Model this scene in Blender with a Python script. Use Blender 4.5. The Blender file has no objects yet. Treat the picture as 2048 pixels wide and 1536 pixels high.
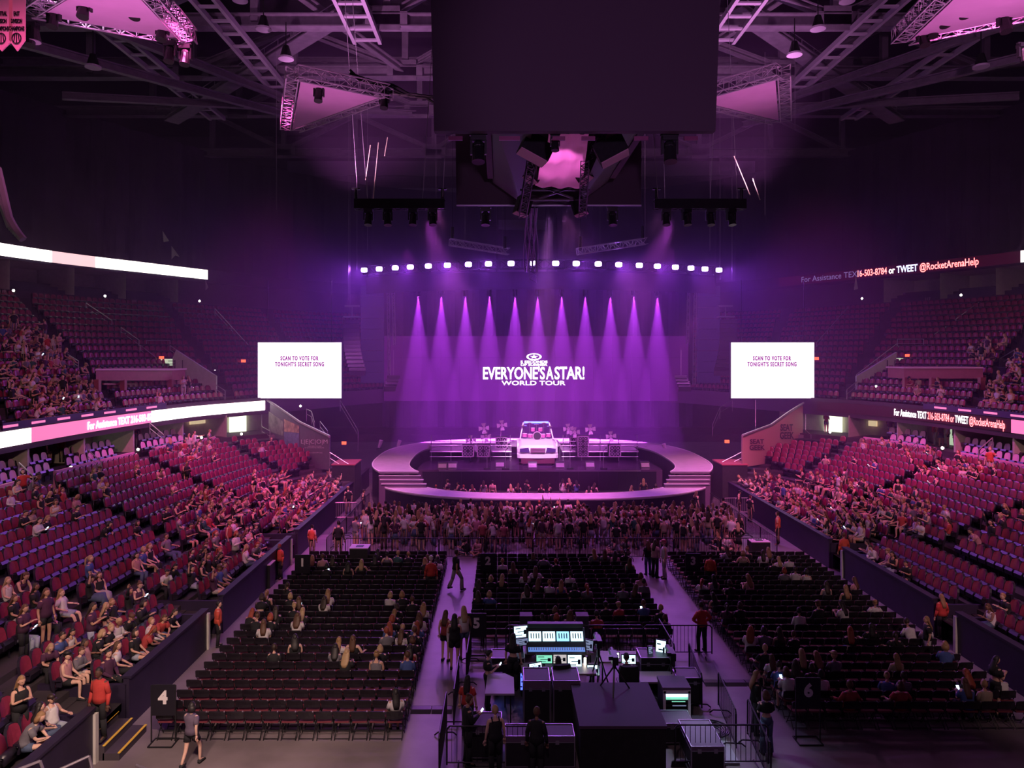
import bpy, math, random
import numpy as np
from mathutils import Vector, Matrix
random.seed(7)
R=math.radians; PI=math.pi
sc=bpy.context.scene; col=sc.collection
# ---------------------------------------------------------------- camera, world, lamps, exposure
CX,CZ,F,VX,VY=-2.7,10.3,1450.0,1003.0,705.0      # eye, focal length and vanishing point in pixels of the 2048x1536 frame
def at(px,py,Y): return Vector((CX+(px-VX)/F*Y, Y, CZ-(py-VY)/F*Y))
def flr(px,py,z=0.0):
    Y=(CZ-z)*F/(py-VY); return at(px,py,Y)
def proj(p): return (VX+F*(p[0]-CX)/p[1], VY-F*(p[2]-CZ)/p[1])
cam=bpy.data.cameras.new('camera'); co=bpy.data.objects.new('camera',cam); col.objects.link(co)
co.location=(CX,0,CZ); co.rotation_euler=(PI/2,0,0)
cam.sensor_width=36; cam.lens=F/2048*36; cam.shift_x=(1024-VX)/2048; cam.shift_y=-(768-VY)/2048; cam.clip_end=400
sc.camera=co
w=bpy.data.worlds.new('World'); sc.world=w; w.use_nodes=True
bg=w.node_tree.nodes['Background']; bg.inputs[0].default_value=(0.30,0.115,0.42,1); bg.inputs[1].default_value=0.085
sc.view_settings.view_transform='Standard'; sc.view_settings.look='None'; sc.view_settings.gamma=1
sc.view_settings.use_curve_mapping=False; sc.view_settings.exposure=0.0
cy=sc.cycles; cy.max_bounces=4; cy.diffuse_bounces=2; cy.glossy_bounces=2; cy.transmission_bounces=2; cy.transparent_max_bounces=4; cy.volume_bounces=0
cy.use_adaptive_sampling=True; cy.adaptive_threshold=0.04; cy.volume_step_rate=3; cy.volume_max_steps=48; cy.use_denoising=True; cy.sample_clamp_indirect=3; cy.sample_clamp_direct=0; cy.caustics_reflective=False; cy.caustics_refractive=False
cy.use_light_tree=True
LP=[]
def spot(name,loc,aim,power,color,angle=40,blend=.6,rad=.15):
    l=bpy.data.lights.new(name,'SPOT'); l.energy=power; l.color=color; l.spot_size=R(angle); l.spot_blend=blend; l.shadow_soft_size=rad
    o=bpy.data.objects.new(name,l); col.objects.link(o); o.location=loc
    o.rotation_euler=(Vector(aim)-Vector(loc)).to_track_quat('-Z','Y').to_euler(); return o
MAG=(1,.13,.52); PINK=(1,.24,.62); VIO=(.42,.10,1); WARM=(1,.62,.55)
# magenta washes hung in the roof steel, aimed at the seating
for s in (-1,1):
    for Y0,ax,ay,az,p in ((14,21,27,3,4500),(24,20,37,3,12000),(33,18.5,47,3,16000)):
        spot('wash_light',(s*13.5,Y0,26),(s*ax,ay,az),p*1.9,MAG if Y0>14 else PINK,46,.8,.25)
    spot('wash_light',(s*14,24,27),(s*31,44,9),5000,PINK,46,.8,.25)
# house lamps high behind the seats at the camera end
spot('house_fill_light',(-9,2,16),(-19,21,1),7500,(1,.66,.52),70,.7,.4)
spot('house_fill_light',(-6,6,14),(-11,17.5,0),9500,(1,.68,.56),48,.8,.4)
spot('house_fill_light',(12,2,16),(23,27,3),8500,(1,.62,.58),62,.7,.4)
spot('house_fill_light',(-3,4,18),(-5,16,0),1500,(1,.6,.75),60,.8,.4)
# pink washes on the fabric sails from above the stage side
for px,py,Y,p in ((670,330,31,1400),(1500,330,31,1400),(250,240,24,1200),(1900,240,24,1200)):
    q=at(px,py,Y)
    spot('sail_light',q+Vector((0,-3,-5)),q+Vector((0,1.5,9)),p*(2.7 if Y<30 else 1.7),(1,.32,.82),60,.9,.2)
spot('house_fill_light',(0,2,14),(1.6,26,20),5200,(.75,.35,.9),38,.8,.4)  # added spill that lifts the dark scoreboard face, no house lamp there
# stage: front truss violet floods, white key on the set
for x,y,p,c,w_ in ((-7,40.5,19000,(.9,.2,1),26),(0,41,34000,(1,.5,.94),15),(7,40.5,19000,(.9,.2,1),26)):
    spot('key_light',(x,y,18),(x*.35,59,2),p,c,w_,.5,.2)
for x in (-8,8): spot('rear_deck_light',(x*1.2,52,18),(x,63,2.4),3500,(.85,.12,1),50,.6,.2)
for x in (-9,9): spot('fill_light',(x,38,18),(x*1.15,50,1.5),22000,(1,.30,.66),34,.9,.2)
spot('fill_light',(0,38.5,18),(0,46.2,1.5),24000,(1,.20,.72),40,.8,.2)
for x in (-6,6): spot('pit_light',(x,52,17),(x*1.1,38,0),3500,(.85,.22,1),62,.9,.2); spot('pit_light',(x,31,18),(x*1.1,39,0),2600,(.95,.25,.9),50,.9,.2)
for X0,Y0 in ((-4.6,34),(4.6,34),(-4.4,24),(4.4,24)): spot('aisle_light',(X0*.6,Y0+14,20),(X0,Y0-3,0),800,(.62,.16,1),26,.9,.2)
for x in (-11.6,11.2): spot('corner_light',(x,30,16),(x,37.5,0),5000,(1,.22,.62),26,.9,.2)
for s in (-1,1):
    spot('roof_fill_light',(s*12,39,19),(s*9,47,32),8000,(.95,.36,.88),95,.8,.3)  # added upward spots that brighten the roof steel, no fixtures behind them
    spot('roof_fill_light',(s*17,24,22),(s*20,40,32),3500,(.75,.3,.7),100,.8,.3)
for x,y,z in ((-9,27,4),(2,29,4),(9,27,4)): spot('block_light',(x*.7,y+16,19),(x,y-1,0),1500,(.9,.35,.75),46,.9,.3)
spot('desk_light',(1.5,24,6.5),(1.2,20.6,0),380,(.42,.55,1),80,.8,.2)  # added blue glow over the control desks, no lamp hangs here
def mat(name,c,rough=.6,metal=0,emit=None,es=0,noise=0,nscale=4,bump=0,bscale=30,spec=.5):
    m=bpy.data.materials.new(name); m.use_nodes=True; nt=m.node_tree; b=nt.nodes['Principled BSDF']
    b.inputs['Base Color'].default_value=(*c,1); b.inputs['Roughness'].default_value=rough; b.inputs['Metallic'].default_value=metal
    b.inputs['Specular IOR Level'].default_value=spec
    if emit: b.inputs['Emission Color'].default_value=(*emit,1); b.inputs['Emission Strength'].default_value=es
    if noise or bump:
        tc=nt.nodes.new('ShaderNodeTexCoord')
    if noise:
        n=nt.nodes.new('ShaderNodeTexNoise'); n.inputs['Scale'].default_value=nscale; n.inputs['Detail'].default_value=4
        nt.links.new(tc.outputs['Object'],n.inputs['Vector'])
        r=nt.nodes.new('ShaderNodeValToRGB'); r.color_ramp.elements[0].position=.3; r.color_ramp.elements[1].position=.7
        r.color_ramp.elements[0].color=(*[max(0,x*(1-noise)) for x in c],1); r.color_ramp.elements[1].color=(*[min(1,x*(1+noise)) for x in c],1)
        nt.links.new(n.outputs['Fac'],r.inputs[0]); nt.links.new(r.outputs[0],b.inputs['Base Color'])
    if bump:
        n=nt.nodes.new('ShaderNodeTexNoise'); n.inputs['Scale'].default_value=bscale
        nt.links.new(tc.outputs['Object'],n.inputs['Vector'])
        bp=nt.nodes.new('ShaderNodeBump'); bp.inputs['Strength'].default_value=bump; bp.inputs['Distance'].default_value=.02
        nt.links.new(n.outputs['Fac'],bp.inputs['Height']); nt.links.new(bp.outputs[0],b.inputs['Normal'])
    return m
def objmat(name,rough=.8,attr=False,sheen=0):
    m=mat(name,(1,1,1),rough); nt=m.node_tree; b=nt.nodes['Principled BSDF']
    if attr: n=nt.nodes.new('ShaderNodeAttribute'); n.attribute_name='tint'; o=n.outputs['Color']
    else: n=nt.nodes.new('ShaderNodeObjectInfo'); o=n.outputs['Color']
    nz=nt.nodes.new('ShaderNodeTexNoise'); nz.inputs['Scale'].default_value=9
    tc=nt.nodes.new('ShaderNodeTexCoord'); nt.links.new(tc.outputs['Object'],nz.inputs['Vector'])
    mr=nt.nodes.new('ShaderNodeMapRange'); mr.inputs[3].default_value=.75; mr.inputs[4].default_value=1.2; nt.links.new(nz.outputs['Fac'],mr.inputs[0])
    mx=nt.nodes.new('ShaderNodeVectorMath'); mx.operation='SCALE'; nt.links.new(o,mx.inputs[0]); nt.links.new(mr.outputs[0],mx.inputs['Scale'])
    nt.links.new(mx.outputs[0],b.inputs['Base Color']); return m
M={}
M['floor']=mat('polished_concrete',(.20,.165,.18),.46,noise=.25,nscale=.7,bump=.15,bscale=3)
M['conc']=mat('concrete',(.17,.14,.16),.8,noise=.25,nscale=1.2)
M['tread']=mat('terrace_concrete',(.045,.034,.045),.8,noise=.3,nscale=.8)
M['wallblk']=mat('dark_wall',(.022,.014,.04),.55,noise=.2,nscale=2)
M['white']=mat('white_wall',(.55,.53,.5),.7,noise=.08)
M['black']=mat('black_metal',(.012,.012,.014),.45)
M['blackcloth']=mat('black_cloth',(.01,.009,.012),.9,noise=.3,nscale=6)
M['steel']=mat('roof_steel',(.17,.14,.18),.6,noise=.2,nscale=2)
M['steelL']=mat('light_steel',(.42,.36,.44),.55)
M['alu']=mat('aluminium',(.55,.5,.58),.35,.8)
M['rail']=mat('rail_metal',(.42,.38,.42),.35,.6)
M['seat']=mat('maroon_upholstery',(.27,.03,.075),.34,noise=.2,nscale=8)
M['seatblk']=mat('seat_shell_black',(.02,.015,.03),.35)
M['fold']=mat('folding_seat_vinyl',(.16,.03,.045),.5)
M['foldback']=mat('folding_back_black',(.014,.011,.017),.38)
M['curt']=mat('curtain_black',(.03,.022,.045),.95,noise=.3,nscale=.5)
M['roof']=mat('roof_deck',(.03,.024,.035),.9,noise=.2,nscale=.3)
M['screenoff']=mat('dark_led_face',(.075,.045,.07),.75)
M['lampw']=mat('lamp_white',(1,1,1),.5,emit=(1,.9,.75),es=14)
M['red']=mat('exit_red',(.4,.02,.01),.5,emit=(1,.1,.05),es=2.2)
M['pinkwall']=mat('red_wall',(.34,.07,.10),.5,noise=.1)
M['deck']=mat('stage_deck',(.50,.40,.50),.4,noise=.1,nscale=2)
M['stagedark']=mat('stage_fascia',(.012,.01,.018),.4)
M['cream']=mat('beige_wall',(.52,.46,.40),.7,noise=.08)
# ---------------------------------------------------------------- builders
_on='zero one two three four five six seven eight nine ten eleven twelve thirteen fourteen fifteen sixteen seventeen eighteen nineteen'.split()
_oo='zeroth first second third fourth fifth sixth seventh eighth ninth tenth eleventh twelfth thirteenth fourteenth fifteenth sixteenth seventeenth eighteenth nineteenth'.split()
_te='x x twenty thirty forty fifty sixty seventy eighty ninety'.split()
def onum(n):
    if n<20: return _oo[n]
    if n>99: return 'hundred-and-'+onum(n-100) if n>100 else 'hundredth'
    return (_te[n//10][:-1]+'ieth') if n%10==0 else _te[n//10]+'-'+_oo[n%10]
class MB:
    def __init__(s): s.v=[]; s.f=[]; s.m=[]
    def add(s,v,f,mi=0):
        n=len(s.v); s.v+=[tuple(p) for p in v]; s.f+=[tuple(i+n for i in q) for q in f]; s.m+=[mi]*len(f); return s
    def box(s,c,d,rz=0,rx=0,mi=0,ry=0):
        hx,hy,hz=d[0]/2,d[1]/2,d[2]/2; mt=Matrix.Rotation(rz,3,'Z')@Matrix.Rotation(ry,3,'Y')@Matrix.Rotation(rx,3,'X'); c=Vector(c)
        vs=[c+mt@Vector((x*hx,y*hy,z*hz)) for x in(-1,1) for y in(-1,1) for z in(-1,1)]
        return s.add(vs,[(0,1,3,2),(4,6,7,5),(0,4,5,1),(2,3,7,6),(0,2,6,4),(1,5,7,3)],mi)
    def bar(s,p,q,r,n=4,r2=None,mi=0):
        p=Vector(p);q=Vector(q);d=q-p
        if d.length<1e-6: return s
        d.normalize(); u=d.cross(Vector((0,0,1)))
        if u.length<.05: u=Vector((1,0,0))
        u.normalize(); v=d.cross(u); r2=r if r2 is None else r2; a0=PI/4 if n==4 else 0
        vs=[]
        for (c,rr) in ((p,r),(q,r2)):
            for k in range(n): a=a0+2*PI*k/n; vs.append(c+u*rr*math.cos(a)+v*rr*math.sin(a))
        fs=[(k,(k+1)%n,n+(k+1)%n,n+k) for k in range(n)]+[tuple(range(n-1,-1,-1)),tuple(range(n,2*n))]
        return s.add(vs,fs,mi)
    def path(s,pts,r,n=6,mi=0):
        for a,b in zip(pts,pts[1:]): s.bar(a,b,r,n,mi=mi)
        return s
    def loft(s,rings,cap=True,mi=0):
        n=len(rings[0]); vs=[p for r in rings for p in r]; fs=[]
        for i in range(len(rings)-1):
            for k in range(n): fs.append((i*n+k,i*n+(k+1)%n,(i+1)*n+(k+1)%n,(i+1)*n+k))
        if cap: fs+=[tuple(range(n-1,-1,-1)),tuple(range((len(rings)-1)*n,len(rings)*n))]
        return s.add(vs,fs,mi)
    def sph(s,c,r,nu=10,nv=6,mi=0,fn=None):
        if not hasattr(r,'__len__'): r=(r,r,r)
        c=Vector(c); rings=[]
        for i in range(nv+1):
            t=PI*(i+.02*(i==0)-.02*(i==nv))/nv; ring=[]
            for k in range(nu):
                a=2*PI*k/nu; d=Vector((math.sin(t)*math.cos(a),math.sin(t)*math.sin(a),math.cos(t)))
                q=Vector((d.x*r[0],d.y*r[1],d.z*r[2]))
                if fn: q=fn(q,d)
                ring.append(c+q)
            rings.append(ring)
        return s.loft(rings,True,mi)
    def cyl(s,c,r,h,n=12,ax='z',r2=None,mi=0):
        c=Vector(c); d={'z':(0,0,1),'y':(0,1,0),'x':(1,0,0)}[ax]; d=Vector(d)*h/2
        return s.bar(c-d,c+d,r,n,r2,mi)
    def quad(s,a,b,c,d,mi=0): return s.add([a,b,c,d],[(0,1,2,3)],mi)
    def slab(s,outline,z0,z1,mi=0):
        n=len(outline); vs=[(x,y,z0) for x,y in outline]+[(x,y,z1) for x,y in outline]
        return s.add(vs,[tuple(range(n-1,-1,-1)),tuple(range(n,2*n))]+[(k,(k+1)%n,n+(k+1)%n,n+k) for k in range(n)],mi)
    def tr(s,mt): s.v=[tuple(mt@Vector(p)) for p in s.v]; return s
    def mesh(s,name,mats,smooth=False):
        me=bpy.data.meshes.new(name); me.from_pydata(s.v,[],s.f)
        for m in (mats if isinstance(mats,(list,tuple)) else [mats]): me.materials.append(M[m] if isinstance(m,str) else m)
        if any(s.m): me.polygons.foreach_set('material_index',s.m)
        if smooth: me.polygons.foreach_set('use_smooth',[True]*len(me.polygons))
        me.update(); return me
    def build(s,name,mats,parent=None,world=True,smooth=False):
        if parent is not None and world:
            L=parent.matrix_basis.inverted(); s.v=[tuple(L@Vector(p)) for p in s.v]
        o=bpy.data.objects.new(name,s.mesh(name,mats,smooth)); col.objects.link(o)
        if parent is not None: o.parent=parent
        return o
def setp(o,label=None,cat=None,group=None,kind=None):
    if label: o['label']=label
    if cat: o['category']=cat
    if group: o['group']=group
    if kind: o['kind']=kind
    return o
def thing(name,label,cat,loc=(0,0,0),rz=0,group=None):
    o=bpy.data.objects.new(name,None); o.empty_display_size=.2; col.objects.link(o); o.location=loc; o.rotation_euler=(0,0,rz)
    o.matrix_basis=Matrix.Translation(loc)@Matrix.Rotation(rz,4,'Z')
    return setp(o,label,cat,group)
def struct(mb,name,m,smooth=False): return setp(mb.build(name,m,smooth=smooth),kind='structure')
def dup(root,loc,rz,label=None,group=None,scale=None):
    r=root.copy(); col.objects.link(r); r.location=loc; r.rotation_euler=(0,0,rz)
    if scale: r.scale=(scale,)*3
    if label: r['label']=label
    if group: r['group']=group
    for ch in root.children:
        c=ch.copy(); col.objects.link(c); c.parent=r
        for g in ch.children:
            d=g.copy(); col.objects.link(d); d.parent=c
    return r
def dg(): return bpy.context.evaluated_depsgraph_get()
def text_mb(s,size=1.0,bold=.0,depth=.01,spacing=1.0,sx=1.0,align='CENTER',mi=0):
    cu=bpy.data.curves.new('t','FONT'); cu.body=s; cu.size=size; cu.offset=bold; cu.extrude=depth; cu.space_character=spacing; cu.align_x=align; cu.align_y='CENTER'; cu.resolution_u=3
    o=bpy.data.objects.new('t',cu); col.objects.link(o); d=dg(); d.update(); me=bpy.data.meshes.new_from_object(o.evaluated_get(d))
    mb=MB(); mb.add([(v.co.x*sx,v.co.y,v.co.z) for v in me.vertices],[tuple(p.vertices) for p in me.polygons],mi)
    bpy.data.objects.remove(o); bpy.data.curves.remove(cu); bpy.data.meshes.remove(me); return mb
def face_text(s,loc,size,h=0,bold=0,rz=0,rx=PI/2,sx=1,spacing=1,depth=.01):
    mb=text_mb(s,size,bold,depth,spacing,sx); mb.tr(Matrix.Translation(loc)@Matrix.Rotation(rz,4,'Z')@Matrix.Rotation(rx,4,'X')); return mb
# ---------------------------------------------------------------- plan curves of the bowl (left side; mirrored for the right)
def smooth(pts,step=.5):
    p=np.array(pts,float); P=[]
    q=np.vstack([2*p[0]-p[1],p,2*p[-1]-p[-2]])
    for i in range(1,len(q)-2):
        a,b,c,d=q[i-1],q[i],q[i+1],q[i+2]; n=max(2,int(np.linalg.norm(c-b)/.5))
        for k in range(n):
            t=k/n; P.append(.5*((2*b)+(-a+c)*t+(2*a-5*b+4*c-d)*t*t+(-a+3*b-3*c+d)*t**3))
    P.append(q[-2]); P=np.array(P); s=np.r_[0,np.cumsum(np.linalg.norm(np.diff(P,axis=0),axis=1))]
    n=int(s[-1]/step); t=np.linspace(0,s[-1],n+1); return np.c_[np.interp(t,s,P[:,0]),np.interp(t,s,P[:,1])]
def offset(c,d):     # d>0: outwards (away from the arena's middle)
    t=np.gradient(c,axis=0); t/=np.linalg.norm(t,axis=1)[:,None]; n=np.c_[-t[:,1],t[:,0]]; return c+n*d
FC=smooth([(-25.4,8),(-25.3,22),(-25.1,33.6),(-24.9,40),(-24.4,45.4),(-23.4,50),(-21.2,54),(-17.6,57.3)])
RC=smooth([(-26.9,8),(-26.8,22),(-26.6,34),(-26.1,43),(-24.6,51),(-21.6,57),(-18.2,63.3),(-14.4,69.8),(-7.8,75.6),(0,77)])
def mir(c,s): c=c.copy(); c[:,0]*=(1 if s==-1 else -1); return c
def strip(mb,c0,z0,c1,z1,mi=0):
    n=len(c0); vs=[(x,y,z0) for x,y in c0]+[(x,y,z1) for x,y in c1]
    mb.add(vs,[(k,k+1,n+k+1,n+k) for k in range(n-1)],mi)
def ext(c,s): return mir(c,s)
# ---------------------------------------------------------------- setting: floor, walls, terraces, roof
mb=MB(); mb.quad((-60,-2,0),(60,-2,0),(60,100,0),(-60,100,0)); struct(mb,'floor','floor')
mb=MB(); mb.quad((-70,-5,40),(-70,110,40),(70,110,40),(70,-5,40)); struct(mb,'ceiling','roof')
# floor covering seams: dark cable ramps across the aisles come later
SIDES=((-1,'left'),(1,'right'))
WX=13.0
GATES={-1:((18.2,19.9),(25.2,26.6),(35.2,36.4)),1:((24.9,26.2),(33.2,34.6),)}
for s,nm in SIDES:
    mb=MB(); ys=[15.0]
    for a,b in GATES[s]: ys+=[a,b]
    ys+=[56.0]
    if s==-1: ys=ys
    for a,b in zip(ys[::2],ys[1::2]):
        mb.box((s*WX,(a+b)/2,.68),(.16,b-a,1.36)); mb.box((s*WX,(a+b)/2,1.38),(.26,b-a,.07))
    for a,b in GATES[s]:
        mb.box((s*(WX+1.2),a,.6),(2.4,.12,1.2)); mb.box((s*(WX+1.2),b,.6),(2.4,.12,1.2))
    struct(mb,'wall_'+nm,'wallblk')
# lower bowl terraces
NB=13; BW=.9; BZ=.205; ZT=3.3
def clampx(c,s,x=WX+.1):
    c=c.copy(); c[:,0]=np.where(s<0,np.minimum(c[:,0],-x),np.maximum(c[:,0],x)); return c
AISLE=[9.5,18.5,27.5,36.5,44.5]     # distances along the bowl of the stair aisles
LOWER=[];MEZZ=[];SUITE=[]
def along(c): return np.r_[0,np.cumsum(np.linalg.norm(np.diff(c,axis=0),axis=1))]
def seats_on(c,z,s,row,pitch,aisles,frac0=0,y0=9):
    """seat positions on one row; c is the left-side curve, mirrored for s=1"""
    a=along(c); out=[]; t=.3; i=0; t_=np.gradient(c,axis=0)
    L=a[-1]
    base=along(RC if frac0 else FC)[-1]
    while t<L:
        x=np.interp(t,a,c[:,0]); y=np.interp(t,a,c[:,1]); tx=np.interp(t,a,t_[:,0]); ty=np.interp(t,a,t_[:,1])
        rel=t/L*base
        if all(abs(rel-q)>.55 for q in aisles) and y>y0:
            n=Vector((ty,-tx,0)).normalized()   # towards the arena's middle
            X=x; nx=n.x
            if s>0: X=-x; nx=-n.x
            out.append(dict(p=Vector((X,y,z)),rz=math.atan2(-nx,n.y),row=row,i=i,s=s))
            i+=1
        t+=pitch
    return out
for s,nm in SIDES:
    mb=MB()
    for k in range(NB+3):
        z=ZT-k*BZ
        c0=mir(offset(FC,-k*BW),s); c1=mir(offset(FC,-(k+1)*BW),s)
        if z<.7: z=.7
        c0=clampx(c0,s); c1=clampx(c1,s)
        strip(mb,c0,z,c1,z); strip(mb,c1,z,c1,z-BZ)
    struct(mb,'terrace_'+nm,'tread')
    for k in range(NB):
        z=ZT-k*BZ
        for q in seats_on(offset(FC,-(k*BW+.42)),z,s,k,.5,AISLE):
            if abs(q['p'].x)>16.3 and q['p'].y<52.4+.55*k: LOWER.append(q)
    for j in range(3):
        c=np.array([(-13.75-j*.85,y) for y in np.arange(14,56,.5)])
        gl=[(g[0]+g[1])/2 for g in GATES[s]]
        for q in seats_on(c,.72+.16*j,s,NB+2-j,.5,[],y0=14):
            if all(abs(q['p'].y-g)>(1.1 if j==0 else .6) for g in gl): LOWER.append(q)
    # low retractable platforms under those rows
    mb=MB()
    for j in range(3): mb.box((s*(13.75+j*.85+.05),35,(.72+.16*j)/2),(.84,42,.72+.16*j-.01))
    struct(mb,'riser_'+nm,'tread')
# fascia rim, suite level, lower ribbon, upper tier, suites above
def wall_strip(mb,c,z0,z1,thick=.15,mi=0,lo=0,hi=None):
    c=c[lo:hi]; c2=offset(c,thick); n=len(c)
    strip(mb,c,z0,c,z1,mi); strip(mb,c2,z0,c2,z1,mi); strip(mb,c,z1,c2,z1,mi); strip(mb,c,z0,c2,z0,mi)
def flip(mb,s):
    if s>0: mb.v=[(-x,y,z) for x,y,z in mb.v]; mb.f=[tuple(reversed(f)) for f in mb.f]
    return mb
NM=16; MW=.85; MZ=.5; MZ0=6.35
RIMGAP=[]
for s,nm in SIDES:
    mb=MB(); a=along(FC)
    cuts=[(AISLE[i]-.7,AISLE[i]+.7) for i in range(len(AISLE))]
    lo=0
    for c0,c1 in cuts+[(a[-1]-5.5,1e9)]:
        i0=int(np.searchsorted(a,c0)); 
        if i0-lo>2: wall_strip(mb,offset(FC,.12),ZT-.2,ZT+1.02,.16,0,lo,i0)
        lo=int(np.searchsorted(a,c1))
    flip(mb,s); setp(mb.build('rim_wall_'+nm,mat('rim_'+nm,(.80,.36,.58),.45)),kind='structure')
    mb=MB(); c=offset(FC,.28); strip(mb,c,ZT+.35,offset(FC,1.4),ZT+.35); strip(mb,offset(FC,1.4),ZT+.35,offset(FC,1.4),ZT+.7)
    strip(mb,offset(FC,1.4),ZT+.7,offset(FC,6.5),ZT+.7)
    flip(mb,s); struct(mb,'suite_floor_'+nm,'tread')
    mb=MB(); wall_strip(mb,offset(FC,4.4),ZT+.7,5.9,.1); flip(mb,s); struct(mb,'suite_back_wall_'+nm,'cream')
    # slab and front edge of the upper tier
    mb=MB(); strip(mb,RC,5.55,offset(RC,7),5.75); wall_strip(mb,RC,5.45,6.75,.2); flip(mb,s); struct(mb,'balcony_front_'+nm,mat('balcony_'+nm,(.045,.02,.045),.5))
    mb=MB()
    for j in range(NM):
        c0=offset(RC,.3+j*MW); c1=offset(RC,.3+(j+1)*MW); z=MZ0+j*MZ
        strip(mb,c0,z,c1,z); strip(mb,c1,z,c1,z+MZ)
    strip(mb,offset(RC,.2),6.75,offset(RC,.3),MZ0)
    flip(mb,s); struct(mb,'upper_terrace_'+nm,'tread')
    for j in range(NM):
        for q in seats_on(offset(RC,.3+j*MW+.5),MZ0+j*MZ,s,j,.5,[18.5,28,37,47.5,57,68,78],1,14): MEZZ.append(q)
    UC=offset(RC,.3+NM*MW+.2); zb=MZ0+NM*MZ
    mb=MB(); wall_strip(mb,UC,zb-.3,zb+.55,.15); flip(mb,s); struct(mb,'upper_rim_wall_'+nm,mat('upper_rim_'+nm,(.05,.02,.045),.5))
    na=int(np.searchsorted(along(UC),along(UC)[-1]*.60))
    mb=MB(); strip(mb,UC[:na],zb+.2,offset(UC,6)[:na],zb+.5); wall_strip(mb,offset(UC,4.6),zb,zb+3.2,.1,0,0,na); strip(mb,UC[:na],zb+2.75,offset(UC,6)[:na],zb+2.75)
    # dividing walls between the upper boxes
    a=along(UC)
    for d in np.arange(8,a[na-1],5.2):
        i=int(np.searchsorted(a,d)); p=UC[i]; q=offset(UC,4.6)[i]
        mb.add([(p[0],p[1],zb+.5),(q[0],q[1],zb+.5),(q[0],q[1],zb+2.75),(p[0],p[1],zb+2.75)],[(0,1,2,3)])
    flip(mb,s); struct(mb,'upper_suite_wall_'+nm,'cream')
    mb=MB()
    for j in range(3):
        c0=offset(UC,.6+j*.9)[:na]; strip(mb,c0,zb+.2+j*.3,offset(c0,.9),zb+.2+j*.3); strip(mb,c0,zb+.2+j*.3,c0,zb-.1+j*.3)
        wall_strip(mb,offset(c0,.5),zb+.2+j*.3,zb+.95+j*.3,.1)
    flip(mb,s); struct(mb,'upper_suite_terrace_'+nm,'seatblk')
    # curtain closing off the top tier
    mb=MB(); c=offset(UC,5.2); n=len(c); w1=np.array([.22*math.sin(i*1.1)+.1*math.sin(i*.37) for i in range(n)])
    t=np.gradient(c,axis=0); t/=np.linalg.norm(t,axis=1)[:,None]; nn=np.c_[-t[:,1],t[:,0]]
    zs=[zb+3.2,zb+8,zb+14,27,33]; 
    for z0,z1 in ((zb+3.2,zb+9),(zb+9,zb+17)): strip(mb,c+nn*w1[:,None],z0,c+nn*w1[:,None]*.7,z1)
    flip(mb,s); struct(mb,'curtain_'+nm,'curt')
    mb=MB(); strip(mb,UC,zb+3.0+.9,offset(UC,5.4),zb+3.9); strip(mb,UC,zb+2.75,UC,zb+3.9); flip(mb,s); struct(mb,'parapet_'+nm,'curt')
ZU=MZ0+NM*MZ
# ---------------------------------------------------------------- LED ribbons
def ledmat(name,c,e,s,n=0): return mat(name,c,.4,emit=e,es=s)
M['ledwhite']=ledmat('led_white',(.8,.8,.8),(1,.86,.84),2.6); M['ledpink']=ledmat('led_pink',(.5,.2,.3),(.92,.22,.48),.95)
M['ledoff']=ledmat('led_dark',(.01,.005,.01),(.10,.0,.02),.25)
M['ledtw']=ledmat('led_text_white',(.8,.8,.8),(1,.88,.95),3); M['ledtr']=ledmat('led_text_red',(.8,.1,.1),(1,.18,.2),4); M['ledtb']=ledmat('led_text_blue',(.5,.5,.8),(.55,.6,1),4)
M['ledtp']=ledmat('led_text_pale',(.8,.8,.8),(1,.75,.85),1.7)
def idx_at(c,s,px,z):
    """index on curve whose projection is nearest px"""
    P=[proj((x*(-s) if s>0 else x,y,z))[0] for x,y in c]; return int(np.argmin([abs(p-px)+(0 if y>20 else 1e4) for p,(x,y) in zip(P,c)]))
def ribbon_piece(T,name,c,s,i0,i1,z0,z1,m,out=-.06):
    mb=MB(); wall_strip(mb,offset(c,out),z0,z1,.05,0,min(i0,i1),max(i0,i1)+1); flip(mb,s); return mb.build(name,m,T)
def bend_text(T,txt,c,s,d0,z,size,m,bold=.01,sx=1.0,out=-.09):
    """lay lettering along the plan curve: d0 start distance along it, reading left to right as seen from the floor"""
    mb=text_mb(txt,size,bold,.01,1.0,sx,'LEFT'); a=along(c); co=offset(c,out); W=max(v[0] for v in mb.v)
    vs=[]
    for x,y,zz in mb.v:
        d=d0+x if s<0 else d0-x
        X=np.interp(d,a,co[:,0]); Y=np.interp(d,a,co[:,1]); vs.append((X if s<0 else -X,Y,z+y))
    mb.v=vs; mb.build('lettering',m,T); return W
aR=along(RC); 
T=thing('ribbon_board','lower left wraparound LED ribbon glowing white and pink under the upper tier','screen',(-26,40,5.4))
e=len(RC); iE=idx_at(RC,-1,526,6); i1=idx_at(RC,-1,57,6); i2=idx_at(RC,-1,300,6)
ribbon_piece(T,'white_section',RC,-1,0,i1,5.75,6.5,'ledwhite'); ribbon_piece(T,'pink_section',RC,-1,i1,i2,5.75,6.5,'ledpink'); ribbon_piece(T,'white_section',RC,-1,i2,iE,5.75,6.5,'ledwhite')
iT=idx_at(RC,-1,176,6); bend_text(T,'For Assistance TEXT 216-503-8784 or TWEET',RC,-1,aR[iT],6.1,.62,'ledtw',.012,.72)
T=thing('ribbon_board','lower right wraparound LED ribbon, dark with white and red help lettering','screen',(26,40,5.4))
iE=idx_at(RC,1,1640,6); i1=idx_at(RC,1,2022,6)
ribbon_piece(T,'dark_section',RC,1,i1,iE,5.75,6.5,'ledoff'); ribbon_piece(T,'pink_section',RC,1,0,i1,5.75,6.5,'ledpink')
d=aR[idx_at(RC,1,1787,6)]
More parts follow.
